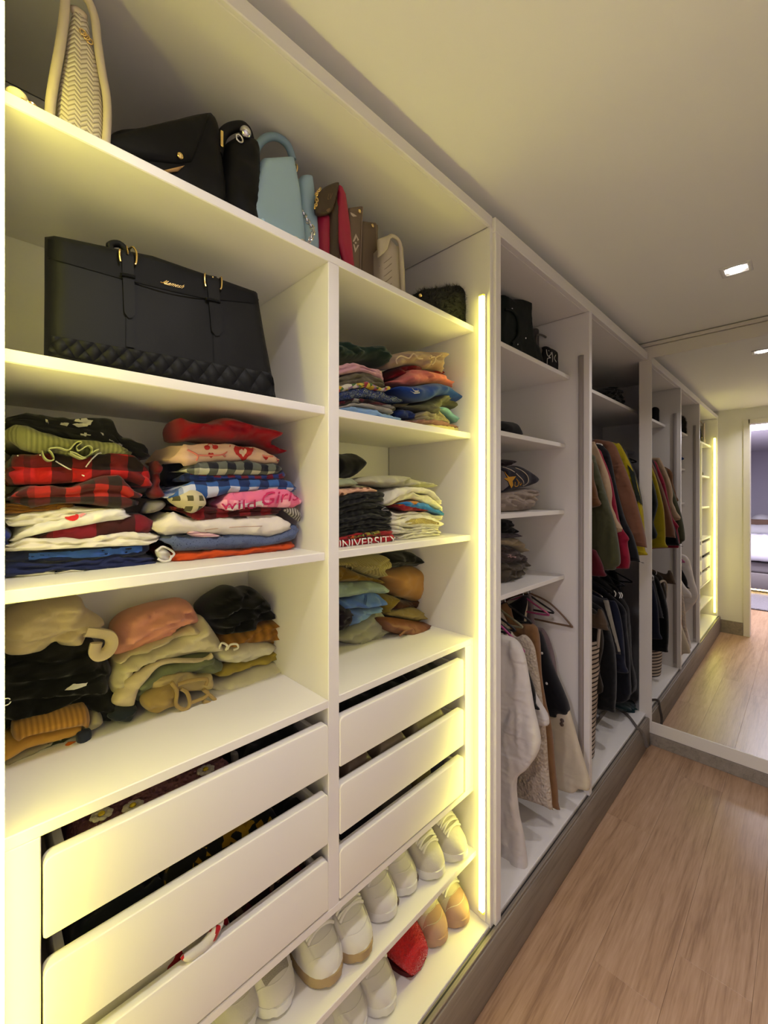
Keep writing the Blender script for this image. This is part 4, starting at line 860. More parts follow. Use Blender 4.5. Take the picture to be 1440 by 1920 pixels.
fo('multicoloured floral shirt with yellow edge', fab(['a88a2a', 'b8b0a0', '8a2a3a', '3a5a2a', 'c0a840', '7a5a8a'], 'blotch', .012), [(-60, 560), (80, 540), (200, 502), (300, 492), (480, 527), (560, 508)], [(-60, 530), (80, 498), (180, 460), (300, 455), (480, 495), (530, 466), (560, 490)], ZH, y-.01, g=G4)
fo('olive taupe top under the pink top', '5c5444', [(-60, 510), (80, 490), (250, 452), (400, 480), (505, 482)], [(-60, 410), (80, 400), (300, 345), (440, 410), (500, 470)], ZH, y, n=2, g=G4, wr=.007)
fo('dusty pink top second from the top of the left stack', 'b98a90', [(-60, 390), (80, 380), (280, 347), (440, 402), (492, 462)], [(-60, 280), (80, 275), (250, 290), (400, 335), (460, 352), (492, 450)], ZH, y-.004, n=2, g=G4, wr=.006)
lu('dark bottle green shirt heaped on top of the left stack', '16281f', [(-60, 130), (78, 120), (250, 165), (340, 145), (430, 200), (442, 270), (400, 328), (250, 272), (-60, 275)], ZH, y+.06, .06, g=G4, wr=.010, crease=.01, back=2)
G5 = 'folded clothes, right pile on the upper shelf of the right bay'; y = .055
fo('thin cream yellow cloth at the bottom of the right stack', 'cfc48a', [(830, None), (1210, None)], [(830, 800), (1000, 815), (1205, 865)], ZH, y, g=G5, zb=Z2)
fo('dusty rose shirt near the bottom of the right stack', '8f665c', [(690, 790), (1060, 838), (1205, 868)], [(700, 775), (900, 768), (1050, 805), (1200, 850)], ZH, y+.004, g=G5)
fo('blue t-shirt wedged between the two stacks', '1c2c62', [(590, 745), (790, 778)], [(590, 680), (760, 722), (800, 762)], ZH, y+.03, g=G5, d=.2)
fo('khaki cloth above the dusty rose shirt', '8f8466', [(790, 775), (1000, 785), (1065, 812)], [(795, 715), (950, 700), (1000, 740), (1060, 800)], ZH, y+.002, n=2, g=G5)
lu('light teal sleeve hanging down the right stack', '6f98a6', [(890, 682), (970, 668), (1060, 730), (1140, 808), (1120, 818), (1060, 792), (980, 712)], ZH, y+.02, .02, g=G5, back=3)
lu('olive green cargo trousers in the right stack', '5b5843', [(600, 660), (780, 640), (900, 560), (960, 570), (1110, 680), (1132, 782), (1060, 732), (960, 662), (880, 702), (840, 772), (700, 692)], ZH, y+.05, .045, g=G5, wr=.009, crease=.01, back=3)
o = lu('royal blue sports shirt spilling over the right stack', '10357f', [(560, 492), (700, 490), (870, 462), (960, 490), (1070, 560), (1150, 552), (1185, 580), (1110, 642), (900, 572), (820, 612), (720, 612), (600, 552)], ZH, y+.03, .045, g=G5, wr=.008, calm=True, back=3)
for P_ in (((690, 520), (720, 535), (770, 535), (765, 515), (775, 540), (730, 545)), ((700, 500), (730, 520), (760, 520), (755, 505), (765, 528), (735, 530))): decal(o, 'white_stripe', ZH(*P_), DK, g=2)
tube('white_trim', [onto(o, *q, .001) for q in ZH((1030, 620), (1110, 640), (1175, 598))], .0014, DK, o, 6, 4)
lu('coral pink shirt above the royal blue sports shirt', 'c06a62', [(500, 445), (570, 432), (640, 362), (700, 345), (860, 370), (960, 432), (1035, 512), (900, 472), (800, 472), (640, 492)], ZH, y+.05, .045, g=G5, wr=.009, crease=.008, back=2.5)
lu('dark crimson shirt tucked behind the coral shirt', '6a0a14', [(475, 410), (530, 330), (610, 310), (700, 330), (860, 350), (955, 395), (958, 430), (800, 430), (650, 440), (500, 435)], ZH, y+.09, .05, g=G5, back=2)
o = lu('crinkled beige top heaped on the right stack', '9c8470', [(440, 315), (470, 240), (560, 202), (680, 188), (900, 215), (917, 260), (890, 312), (932, 372), (900, 392), (830, 342), (740, 352), (640, 312), (500, 332)], ZH, y+.07, .06, g=G5, wr=.012, crease=.012, back=1.8)
for P_ in (((580, 290), (570, 250), (610, 220), (680, 240), (720, 200), (760, 240), (800, 245)), ((880, 300), (905, 270), (905, 230), (870, 235))): tube('cord', [at(*q, 'y', y+.004) for q in ZH(*P_)], .0022, fab('b39c84'), o, 6)
# ---------------------------------------------------------------- right bay, second clothes shelf
G6 = 'dark t-shirts folded on the middle shelf of the right bay'; y = .058
o = fo('red t-shirt with white university lettering at the bottom of the dark stack', 'a50f20', [(-60, None), (592, None)], [(-60, 905), (78, 900), (300, 880), (590, 845)], ZI, y, g=G6, zb=Z3, nm='folded_tshirt', bulge=.006, wr=.001, ragged=.002)
decal_text(o, 'white_lettering', 'UNIVERSITY', ZI((20, 965), (566, 900), (566, 862), (20, 912)), DK, .0045, label='bold white capital lettering')
o = fo('red shirt with black and yellow snakeskin band', '8f0f1c', [(-60, 915), (78, 905), (400, 865), (592, 850)], [(-60, 890), (78, 878), (200, 850), (430, 810), (592, 825)], ZI, y-.004, g=G6, nm='folded_tshirt')
decal(o, 'snakeskin_band', ZI((200, 855), (420, 815), (435, 850), (390, 872), (210, 895)), fab(['8a8030', '14120c', '5c5a24'], 'blotch', .006), .002, g=3)
decal(o, 'orange_feather', ZI((140, 870), (200, 855), (205, 890), (150, 905)), fab(['b8501a', '4a1a0c'], 'blotch', .005), .002, g=3)
BK = ['0b0b0f', '101016', '0a0a0d', '131318']
for i, (b_9, t_9, lb) in enumerate((([(-60, 890), (78, 872), (430, 806), (572, 802)], [(-60, 815), (78, 800), (350, 752), (535, 772)], 'black t-shirt directly above the red shirts'), ([(-60, 815), (78, 800), (350, 752), (545, 748)], [(-60, 735), (78, 722), (340, 672), (562, 702)], 'black t-shirt, second up in the dark stack'), ([(-60, 735), (78, 722), (380, 662), (565, 692)], [(-60, 640), (78, 622), (330, 556), (500, 602), (560, 680)], 'black t-shirt with grey scribble, third up in the dark stack'), ([(-60, 640), (78, 622), (380, 542), (495, 562)], [(-60, 540), (78, 530), (230, 480), (450, 475), (502, 512)], 'black t-shirt just under the peach shirt'))):
    o = fo(lb, BK[i], b_9, t_9, ZI, y-.004*(i % 2)+.004, g=G6, nm='folded_tshirt', n=2, bulge=.009)
    if i == 2:
        for P_ in (((400, 600), (440, 590), (470, 610), (440, 632), (500, 640), (515, 625)), ((480, 600), (510, 615))): tube('grey_scribble', [onto(o, *q, .0006) for q in ZI(*P_)], .001, plain('grey_print', (.32, .30, .27), .8), o, 5, 4)
fo('peach shirt with brown block print on the dark stack', fab(['c79a80', 'c79a80', '5c3426'], 'check', .022), [(-60, 535), (78, 525), (230, 478), (450, 478)], [(-60, 460), (78, 450), (330, 430), (445, 462)], ZI, y, g=G6, nm='folded_shirt')
lu('pale green knotted cloth behind the peach shirt', '8f9678', [(-20, 370), (80, 365), (150, 358), (182, 412), (100, 435), (-20, 435)], ZI, y+.07, .04, g=G6)
lu('black cap standing at the back of the dark stack', '08080a', [(-60, 150), (78, 148), (170, 145), (252, 222), (240, 262), (150, 348), (78, 355), (-60, 355)], ZI, y+.12, .06, g=G6, nm='cap', wr=.003, calm=True)
G7 = 'white t-shirts folded on the middle shelf of the right bay'
WHT = 'd6d1b8'; y = .062
fo('white t-shirt at the bottom of the white stack', WHT, [(590, None), (985, None)], [(590, 850), (650, 840), (982, 812)], ZI, y, g=G7, zb=Z3, nm='folded_tshirt', n=2)
fo('white t-shirt with dark scribbled hem, second up in the white stack', 'd0cbb4', [(590, 845), (650, 838), (982, 808)], [(540, 765), (700, 790), (982, 772)], ZI, y-.004, g=G7, nm='folded_tshirt', n=2)
o = fo('white t-shirt with gold sequin patch', 'd8d3ba', [(540, 765), (700, 788), (985, 780), (1022, 772)], [(535, 742), (700, 682), (860, 672), (1022, 752)], ZI, y-.006, g=G7, nm='folded_tshirt', bulge=.012)
decal(o, 'gold_sequin_patch', ZI((640, 745), (700, 708), (800, 702), (940, 738), (940, 760), (800, 748), (680, 758)), plain('gold_sequins', (.38, .30, .10), .3, metal=.5, bump=(420, 1, .003, 'voronoi')), .002, g=3)
fo('white t-shirt just below the blue stripe', 'd2ccb6', [(535, 742), (640, 702), (860, 690), (1017, 728)], [(530, 640), (600, 660), (760, 638), (1017, 692)], ZI, y, g=G7, nm='folded_tshirt', n=2)
fo('dark red folded cloth showing under the blue one', '8c1a20', [(600, 605), (650, 642), (850, 637), (950, 655)], [(598, 595), (640, 590), (850, 622), (950, 640)], ZI, y-.004, g=G7)
fo('bright blue folded cloth in the white stack', '2f78b4', [(640, 592), (850, 632), (1012, 684)], [(636, 575), (760, 560), (880, 600), (1020, 662)], ZI, y-.008, g=G7)
lu('orange folded corner beside the bright blue cloth', 'b97a24', [(535, 590), (590, 560), (690, 548), (700, 570), (640, 595), (560, 600)], ZI, y+.03, .03, g=G7, back=3)
fo('cream t-shirt draped over the bright blue cloth', 'd6d0a8', [(520, 598), (620, 552), (720, 530), (900, 592), (1015, 662)], [(515, 560), (620, 500), (740, 480), (880, 520), (1010, 640)], ZI, y-.004, g=G7, nm='folded_tshirt')
fo('thick white sweatshirt near the top of the white stack', 'd5d0bc', [(490, 590), (600, 540), (720, 482), (860, 490), (1000, 590)], [(488, 560), (600, 442), (720, 425), (870, 452), (1000, 572)], ZI, y-.008, g=G7, nm='folded_sweatshirt', bulge=.014, wr=.007)
lu('rumpled grey-white shirt on top of the white stack', 'a8a488', [(215, 402), (280, 345), (560, 333), (700, 370), (850, 405), (857, 437), (740, 432), (600, 442), (540, 448), (400, 432)], ZI, y+.06, .05, g=G7, wr=.008, crease=.008, back=2)
# ---------------------------------------------------------------- right bay, third clothes shelf
G8 = 'trousers and bags on the shelf above the right drawers'; y = .21
lu('pale grey jeans at the bottom of the left stack above the right drawers', '9c9a84', [(-40, 820), (80, 790), (380, 612), (432, 770), (420, 832), (270, 912), (170, 948), (80, 892), (-40, 870)], ZJ, y+.055, .055, g=G8, nm='folded_jeans', wr=.008, crease=.008, back=1.6, zb=Z4)
lu('dark plum cloth at the left edge beside the denim', '180f1c', [(-40, 560), (80, 560), (150, 655), (80, 775), (-40, 775)], ZJ, y+.06, .05, g=G8)
lu('light blue denim below the mid blue jeans', '6f8bb4', [(60, 600), (300, 590), (392, 575), (372, 622), (130, 752), (135, 660)], ZJ, y+.055, .05, g=G8, nm='folded_denim', back=1.8)
o = lu('mid blue jeans with stitched seam above the right drawers', '5574b0', [(40, 525), (85, 520), (240, 450), (370, 470), (422, 560), (300, 586), (100, 602), (40, 602)], ZJ, y+.055, .06, g=G8, nm='folded_jeans', wr=.006, back=1.6)
for dx in (0, 14): tube('seam', [onto(o, *q, .0006) for q in ZJ((285+dx, 458), (302+dx, 510), (290+dx, 580))], .0012, fab('3c5a92'), o, 5, 4)
lu('pale aqua shirt above the mid blue jeans', '86968a', [(-40, 375), (80, 370), (290, 360), (400, 385), (442, 430), (400, 472), (300, 462), (190, 482), (80, 502), (-40, 502)], ZJ, y+.055, .06, g=G8, wr=.007, crease=.006, back=1.6)
lu('dark mustard trousers under the cream corduroys', '6e5318', [(-40, 235), (80, 230), (200, 290), (370, 340), (432, 370), (400, 388), (290, 364), (-40, 364)], ZJ, y+.06, .055, g=G8, nm='folded_trousers', back=1.6)
o = lu('cream yellow corduroy trousers with belt loop at the top of the left stack', fab('a3955c', 'rib', .004), [(-40, 190), (80, 185), (420, 138), (452, 240), (392, 282), (380, 330), (340, 338), (120, 252), (-40, 230)], ZJ, y+.06, .065, g=G8, nm='folded_trousers', wr=.005, back=1.4)
tube('belt_loop', [onto(o, *q, .003) for q in ZJ((135, 235), (150, 270), (178, 275), (190, 240))], .0022, fab('b3a56c'), o, 6)
lu('black jacket drooping over the tan bag', '060608', [(430, 165), (480, 122), (640, 105), (715, 150), (742, 210), (832, 302), (822, 342), (790, 362), (740, 262), (640, 228), (520, 248), (440, 212)], ZJ, y+.06, .055, g=G8, nm='folded_jacket', wr=.008)
lu('round tan suede bag in front of the black jacket', '9a6f40', [(380, 305), (460, 262), (640, 226), (730, 262), (762, 342), (742, 452), (700, 500), (672, 542), (610, 512), (520, 492), (450, 422), (430, 372)], ZJ, y+.07, .075, g=G8, nm='suede_bag', wr=.012, fq=(14, 14), calm=True, back=1.0)
lu('olive gold cloth left of the dark brown shirt', '6f5c26', [(385, 482), (540, 502), (482, 572), (442, 642), (380, 622)], ZJ, y+.06, .05, g=G8)
lu('dark brown shirt under the tan suede bag', '3c2014', [(500, 520), (640, 532), (720, 492), (817, 542), (782, 612), (640, 600), (490, 610)], ZJ, y+.065, .055, g=G8, wr=.006)
lu('folded khaki trousers above the rust brown bag', '8f7c50', [(448, 652), (560, 602), (700, 590), (790, 642), (867, 662), (852, 722), (690, 712), (560, 682)], ZJ, y+.05, .055, g=G8, nm='folded_trousers', wr=.007, crease=.008)
o = lu('rust brown leather pouch at the bottom right of the shelf', plain('rust_leather', (.16, .055, .022), .5, bump=(200, .2, .001)), [(415, 690), (560, 690), (720, 715), (822, 732), (802, 772), (742, 842), (600, 852), (570, 832), (440, 782)], ZJ, y+.0, .06, g=G8, nm='leather_pouch', wr=.008, calm=True, zb=Z4)
tube('strap', [at(*q, 'y', y-.055) for q in ZJ((600, 845), (660, 795), (710, 770), (735, 810), (720, 845))], .004, MATS['rust_leather'], o, 6)
# ---------------------------------------------------------------- shoes
WSH = plain('white_sneaker_leather', (.66, .63, .58), .5, bump=(160, .2, .001)); WSO = plain('white_rubber_sole', (.70, .68, .66), .55); TANR = plain('tan_gum_rubber', (.38, .27, .14), .6)
SUE = plain('grey_white_suede', (.56, .53, .46), .9, bump=(90, .5, .002)); LACE = plain('white_laces', (.74, .72, .68), .8, bump=(500, .4, .001)); MESH = plain('grey_mesh', (.34, .31, .26), .8, bump=(520, 1.0, .002, 'voronoi'))
PINKT = plain('tan_pink_suede', (.48, .30, .20), .8, bump=(120, .3, .001)); CRM = plain('cream_leather_sneaker', (.66, .60, .44), .55); DRK = plain('dark_shoe_opening', (.05, .045, .04), .9); BRN = plain('dark_brown_rubber', (.09, .06, .05), .6)
TT = [0, .015, .04, .08, .13, .2, .28, .36, .44, .52, .6, .7, .8, .9, .96, 1.0]
WT = [.10, .36, .60, .77, .88, .97, 1.0, .98, .93, .87, .82, .78, .77, .74, .60, .25]
HT = [.030, .043, .053, .061, .070, .084, .098, .103, .114, .120, .120, .104, .096, .100, .104, .098]
def shoe(label, u, v, z, up=WSH, sole=WSO, cap=None, guard=None, laces=True, L=.275, W=.051, yaw=0, hs=1.0, mesh=False, heel=None, name='sneaker', lines=True, lace_t=(.20, .25, .30, .35, .40), group='shoes under the drawers'):
    p = at(u, v, 'z', z); root = empty(name, (p.x, p.y, z), label, 'shoe', group)
    M_ = Matrix.Translation((p.x, p.y, z)) @ Matrix.Rotation(yaw, 4, 'Z')
    tf = lambda V: [M_ @ Vector(q) for q in V]
    n = 14
    def surf(t, a, k=1.0, dz=0):
        w_ = float(np.interp(t, TT, WT))*W; h_ = float(np.interp(t, TT, HT))*hs; zb = .022
        c, s_ = math.cos(a), math.sin(a)
        return ((w_*math.copysign(abs(c)**.75, c))*k, t*L, zb+(h_-zb)*max(0, s_)**.72*k+dz)
    def loft(ts, a0, a1, k, cap_ends=True, dz=0):
        V, F = [], []
        for t in ts: V += [surf(t, a0+(a1-a0)*j/n, k, dz) for j in range(n+1)]
        m_ = n+1
        for i in range(len(ts)-1):
            for j in range(n): F.append([i*m_+j, i*m_+j+1, (i+1)*m_+j+1, (i+1)*m_+j])
        if cap_ends: F += [list(range(m_)), [(len(ts)-1)*m_+j for j in range(m_)][::-1]]
        return V, F
    fine = sorted(set(TT+[(a+b)/2 for a, b in zip(TT, TT[1:])]))
    V, F = loft(fine, 0, math.pi, 1.0); mk('upper', tf(V), F, up, root, ang=None)
    V, F = [], []
    for t in fine:
        w_ = float(np.interp(t, TT, WT))*W*1.05; sp = .012*max(0, 1-t/.22)**2
        yo = -.004 if t < .02 else 0
        for x_, z_ in ((-w_*.94, sp), (-w_, sp+.006), (-w_, .022+sp*.4), (-w_*.97, .027+sp*.3), (w_*.97, .027+sp*.3), (w_, .022+sp*.4), (w_, sp+.006), (w_*.94, sp)): V.append((x_, t*L+yo, z_))
    for i in range(len(fine)-1):
        for j in range(8): F.append([i*8+j, i*8+(j+1) % 8, (i+1)*8+(j+1) % 8, (i+1)*8+j])
    F += [list(range(8))[::-1], [(len(fine)-1)*8+j for j in range(8)]]
    mk('sole', tf(V), F, sole, root, ang=35)
    if cap: V, F = loft([t for t in fine if t <= .17], .02, math.pi-.02, 1.018, False); mk('toe_cap', tf(V), F, cap, root, ang=None)
    if guard:
        for s_ in (0, 1):
            V, F = loft([t for t in fine if t <= .5], (0 if not s_ else math.pi*.74), (math.pi*.26 if not s_ else math.pi), 1.02, False); mk('mudguard', tf(V), F, guard, root, ang=None)
    if mesh: V, F = loft([t for t in fine if .10 <= t <= .34], math.pi*.30, math.pi*.70, 1.012, False); mk('mesh_panel', tf(V), F, MESH, root, ang=None)
    if heel:
        V, F = ballv((W*.55, .018, .018), .014, 1, .8, 1); mk('toe_patch', tf(V), F, heel, root)
    if lines:
        for t, k in ((.16, 1.004), (.075, 1.004)):
            pts_ = [surf(t+.10*abs(math.cos(a))**2, a, k) for a in np.linspace(.12, math.pi-.12, 15)]
            V, F = tubev(pts_, .0011, 5); mk('seam', tf(V), F, up, root)
    V, F = loft([t for t in fine if .20 <= t <= .60], math.pi*.36, math.pi*.64, 1.03, False, .003); mk('tongue', tf(V), F, up, root, ang=None)
    if laces:
        for i, t in enumerate(lace_t):
            for sg in (1, -1):
                pts_ = [surf(t+.03*(q if sg > 0 else 1-q), math.pi*(.27+.46*q), 1.05, .004) for q in np.linspace(0, 1, 9)]
                V, F = tubev(pts_, .0034, 6, flat=.5)
                mk('lace', tf(V), F, LACE, root)
    V, F = [], []
    for k in range(20):
        a = 2*math.pi*k/20; V.append((.028*math.cos(a), (.76+.17*math.sin(a))*L, .108*hs))
    F.append(list(range(20))); mk('lining', tf(V), F, DRK, root, smooth=False); return root  # flat dark disc stands in for the shaded hollow of the shoe
def zm(x, y_): return ZMm((x, y_))[0]
SZ = .385
shoe('pale green-grey knit trainer cut off at the lower left corner of the shoe shelf', *zm(215, 1190), SZ, up=SUE, mesh=True)
shoe('white runner with oval grey mesh toe on the shoe shelf', *zm(395, 1088), SZ, mesh=True, sole=WSO, laces=False)
shoe('white leather sneaker with yellowed toe rubber, left one of the pair on the shoe shelf', *zm(640, 945), SZ, sole=TANR, guard=WSH)
shoe('white leather sneaker with yellowed toe rubber, right one of the pair on the shoe shelf', *zm(790, 825), SZ, sole=TANR, guard=WSH)
shoe('white sneaker with dark brown toe patch, left one of its pair', *zm(915, 632), SZ, heel=BRN, guard=WSH)
shoe('white sneaker with dark brown toe patch, right one of its pair', *zm(1015, 508), SZ, heel=BRN, guard=WSH, W=.049)
shoe('grey suede lace-up sneaker on thick white sole, left one of its pair', *zm(1150, 430), SZ, up=SUE, sole=WSO, hs=1.02, lines=False, lace_t=(.145, .19, .235, .28, .325))
shoe('grey suede lace-up sneaker on thick white sole, right one by the light strip', *zm(1262, 345), SZ, up=SUE, sole=WSO, hs=1.02, lines=False, lace_t=(.145, .19, .235, .28, .325))
shoe('white sneaker at the front left of the wardrobe floor', *zm(620, 1230), ZF0, guard=WSH)
shoe('white sneaker, middle one on the wardrobe floor', *zm(765, 1200), ZF0, guard=WSH)
shoe('white sneaker on the wardrobe floor beside the red slipper', *zm(910, 1085), ZF0, guard=WSH)
shoe('cream sneaker with tan suede toe beside the red slipper', *zm(1165, 752), ZF0, up=CRM, cap=PINKT, sole=PINKT)
shoe('cream sneaker with tan suede toe in the corner below the light strip', *zm(1272, 660), ZF0, up=CRM, cap=PINKT, sole=PINKT)
p = at(*zm(1050, 898), 'z', ZF0); o = empty('slipper', (p.x, p.y, ZF0), 'fluffy red slipper among the white sneakers on the wardrobe floor', 'shoe', 'shoes under the drawers')
REDF = plain('red_plush', (.58, .006, .008), .95, sheen=.6)
V, F = [], []; n = 18
for i in range(17):
    t = i/16; w_ = .060*math.sin(math.pi*min(1, .16+t*.66))**.6; h_ = .034+.060*math.sin(math.pi*min(1, .1+t*.75))**.7
    for j in range(n):
        a = 2*math.pi*j/n; V.append((p.x+w_*math.cos(a), p.y+.005+t*.17, ZF0+max(.010, .010+h_*.5+h_*.5*math.sin(a))))
for i in range(16):
    for j in range(n): F.append([i*n+j, i*n+(j+1) % n, (i+1)*n+(j+1) % n, (i+1)*n+j])
F += [list(range(n))[::-1]]
up_ = mk('plush_upper', V, F, REDF, o, ang=None); fur(up_, 'plush_pile', 16000, .008, REDF, 5, .0008)
V = [(p.x+.05*math.copysign(abs(math.cos(a))**.7, math.cos(a)), p.y+.135+.125*math.copysign(abs(math.sin(a))**.8, math.sin(a)), ZF0+zz) for zz in (0, .012) for a in np.linspace(0, 2*math.pi, 25)[:-1]]
F = [[i, (i+1) % 24, 24+(i+1) % 24, 24+i] for i in range(24)]+[list(range(24))[::-1], list(range(24, 48))]
mk('sole', V, F, plain('dark_red_sole', (.10, .005, .006), .8), o)

# ---------------------------------------------------------------- things inside the drawers
def heap(label, mat, x0, x1, y0, y1, z0, T, wr=.012, nm='folded_garment', g_='clothes in the open drawers', fq=30, parent=None):
    V, F, U = inflatev([(x0, y0), (x1, y0), (x1, y1), (x0, y1)], 'y', 0, T, g=.010, wr=wr, fq=(fq, fq), back=.2, r=.022, smooth=False, seed=SEED[0], crease=.006); SEED[0] += 1
    V = [(a, b, -o_) for a, o_, b in V]; lo = min(q[2] for q in V); V = [(a, b, c-lo+z0) for a, b, c in V]
    return mk(nm, V, F, mat, None, uv=U, ang=None, label=label, cat='clothing', group=g_)
CRO = plain('dusty_mauve_crochet', (.22, .09, .10), .95, bump=(140, 1.0, .006, 'voronoi'))
z1_, z2_, z3_ = .914, .758, .610
cr = heap('mauve crochet shawl with daisies in the top left drawer', CRO, .105, .375, .03, .30, z1_, .062, .012, 'crochet_shawl')
PET = plain('cream_crochet_petal', (.50, .44, .36), .9, bump=(200, .8, .003)); YEL = plain('yellow_crochet', (.55, .40, .02), .9)
for (u_, v_) in ((190, 1531), (248, 1513), (385, 1447)):
    c_ = onto(cr, u_, v_, .004); P_ = []
    for k in range(8):
        a = 2*math.pi*k/8; P_.append(ballv(c_+Vector((.011*math.cos(a), .011*math.sin(a)*.9, .001)), .006, 1, 1, .45, 8, 6))
    v, f = join(*P_); d = mk('daisy', v, f, PET, cr); v, f = ballv(c_+Vector((0, 0, .003)), .005, 1, 1, .6); mk('daisy_centre', v, f, YEL, cr)
heap('black knit at the right end of the top left drawer', fab('07070a'), .385, .535, .03, .32, z1_, .07)
lump('sock', 'grey sock lying on the black knit in the top left drawer', 'clothing', fab('8a8680'), ZL((975, 30), (1000, 20), (1005, 60), (1015, 80), (985, 85)), .07, .012, group='clothes in the open drawers', g=.004)
heap('dark navy cloth at the left of the middle left drawer', fab('0a0e1c'), .105, .25, .03, .3, z2_, .065)
heap('yellow and black patterned scarf in the middle left drawer', fab(['7a5a08', '0a0806', '8a6a10', '0c0a08', '0a0806'], 'blotch', .014), .235, .47, .03, .3, z2_, .075, .014)
heap('black cloth at the right of the middle left drawer', fab('06060a'), .475, .535, .03, .3, z2_, .065)
heap('white cloth with red pattern spilling from the bottom left drawer', fab(['bdb6b0', 'bdb6b0', 'bdb6b0', '8a1420'], 'blotch', .03), .105, .36, .02, .3, z3_, .088, .012)
lump('cloth_corner', 'white and red cloth corner folded over the bottom left drawer front', 'clothing', fab(['c8c2bc', 'c8c2bc', 'a01a24'], 'blotch', .014), ZL((760, 890), (850, 820), (900, 760), (945, 730), (900, 830), (825, 905)), .004, .006, group='clothes in the open drawers', g=.004)
heap('dark floral cloth in the bottom left drawer', fab(['1c0c10', '4a1420', '2a1c10', '5c4a3a', '1c0c10'], 'blotch', .012), .365, .54, .03, .3, z3_, .085)
heap('black clothes in the top right drawer', fab('08070a'), .63, .90, .03, .32, z1_, .07)
heap('charcoal cloth at the right of the top right drawer', fab('3a3a38'), .91, 1.05, .03, .3, z1_, .06)
BRL = plain('brown_purse_leather', (.16, .11, .075), .45, bump=(160, .2, .001))
for i, (a, b_8, c_, lb) in enumerate(((.64, .74, (.13, .085, .06), 'dark brown'), (.75, .87, (.20, .15, .10), 'mid brown'), (.885, 1.045, (.20, .165, .10), 'olive brown'))):
    heap(lb+' leather pouch in the middle right drawer', plain('leather_pouch_%d' % i, c_, .4), a, b_8, .02, .22, z2_, .088, .002, 'leather_pouch', 'pouches in the middle right drawer', 8)
heap('dark plum cloth in the bottom right drawer', fab('1c1720'), .63, .76, .03, .3, z3_, .08)
heap('grey wool in the bottom right drawer', fab('5a5450'), .77, .90, .03, .3, z3_, .085)
heap('khaki cloth at the right of the bottom right drawer', fab('7a7048'), .91, .985, .03, .3, z3_, .085)
heap('slate blue cloth at the far right of the bottom right drawer', fab('3a3a4c'), .99, 1.05, .03, .3, z3_, .08)
# ---------------------------------------------------------------- hanging clothes
def hanger(X, mat, name='clothes_hanger', label=None, group='clothes hangers', yc=.19, zr=1.075, w=.19, drop=.10, parent=None):
    r = empty(name, (X, yc, zr-.19), label, 'hanger', group) if parent is None else None
    pr_ = parent or r; s = zr+.011
    hook = [(X, yc-.012, s-.004), (X, yc-.008, s+.010), (X, yc+.006, s+.012), (X, yc+.014, s-.002), (X, yc+.004, s-.026), (X, yc, s-.045)]
    tube('hook', hook, .0022, STEEL, pr_, 6)
    tube('arm', [(X, yc-.0, s-.045), (X, yc-w*.5, s-.075), (X, yc-w, s-.045-drop), (X, yc-w+.02, s-.052-drop), (X, yc, s-.055-drop), (X, yc+w-.02, s-.052-drop), (X, yc+w, s-.045-drop), (X, yc+w*.5, s-.075), (X, yc+.0, s-.045)], .0045, mat, pr_, 8)
    return r
def hang(nm, label, mat, X, T, pts, Z, group, rail=1.075, hang_mat=BLACKM, back=.34, wr=.004, g=.012, crease=.011, hz=True, yc=.19):
    """garment on a hanger: traced front edge and hem, closed at the back"""
    P = rp(Z(*pts), 'x', X); zt = rail-.045; hem = P[-1][1]
    top = [(yc+.02, zt), (yc-.02, zt)]
    poly = top+P+[(max(P[-1][0]+.03, back-.02), hem+.005), (back, zt-.14)]
    root = empty(nm, (X, yc, hem), label, 'clothing', group); SEED[0] += 1
    V, F, U = inflatev(poly, 'x', X, T, g=g, wr=wr, fq=(20, 6), r=.018, crease=crease, vert=True, seed=SEED[0], back=1.0)
    b_ = mk('body', V, F, mat, root, uv=U, ang=None)
    if hz: hanger(X, hang_mat, parent=root, zr=rail, yc=yc, w=.12, drop=.06)
    ORG[root] = ORG[root]; return root, b_
H2 = 'clothes hanging in the middle wardrobe'
hang('dress', 'off-white crinkled dress with frilled sleeve, leftmost on the lower rail', fab('cfc8c2'), 1.42, .024, [(60, 345), (118, 330), (200, 360), (245, 440), (270, 560), (300, 740), (338, 950), (270, 1080), (205, 1150), (215, 1330), (245, 1480), (262, 1670), (190, 1658), (118, 1600)], ZQ, H2, crease=.015)
hang('top', 'black sleeveless top between the off-white dress and the white shirt', fab('0b0a0c'), 1.51, .018, [(150, 400), (225, 440), (300, 620), (312, 720), (295, 742)], ZQ, H2)
hang('shirt', 'white shirt with a broad cuff behind the black top', fab('c9c3c0'), 1.55, .02, [(140, 350), (220, 400), (300, 640), (385, 800), (315, 832)], ZQ, H2)
hang('cardigan', 'long cream lace cardigan hanging beside the tan suede coat', plain('cream_lace', (.50, .42, .34), .95, bump=(90, 1.0, .006, 'voronoi')), 1.61, .018, [(190, 335), (250, 330), (300, 390), (322, 500), (350, 700), (372, 900), (385, 1100), (403, 1290), (370, 1294)], ZQ, H2, hang_mat=plain('olive_hanger', (.20, .18, .10), .5))
hang('coat', 'long tan suede coat with pale stitching', fab('7d5b3c'), 1.69, .022, [(200, 262), (320, 292), (345, 560), (370, 720), (400, 850), (420, 1060), (438, 1280), (405, 1292)], ZQ, H2)
rt, bw = hang('coat', 'long coat, black above and cream white below, with round dark buttons', fab('c4b8a2'), 1.86, .02, [(260, 290), (335, 318), (400, 500), (500, 752), (560, 960), (621, 1185), (560, 1196), (470, 1206)], ZQ, H2, hang_mat=plain('pink_hanger', (.35, .05, .15), .4), crease=.004)
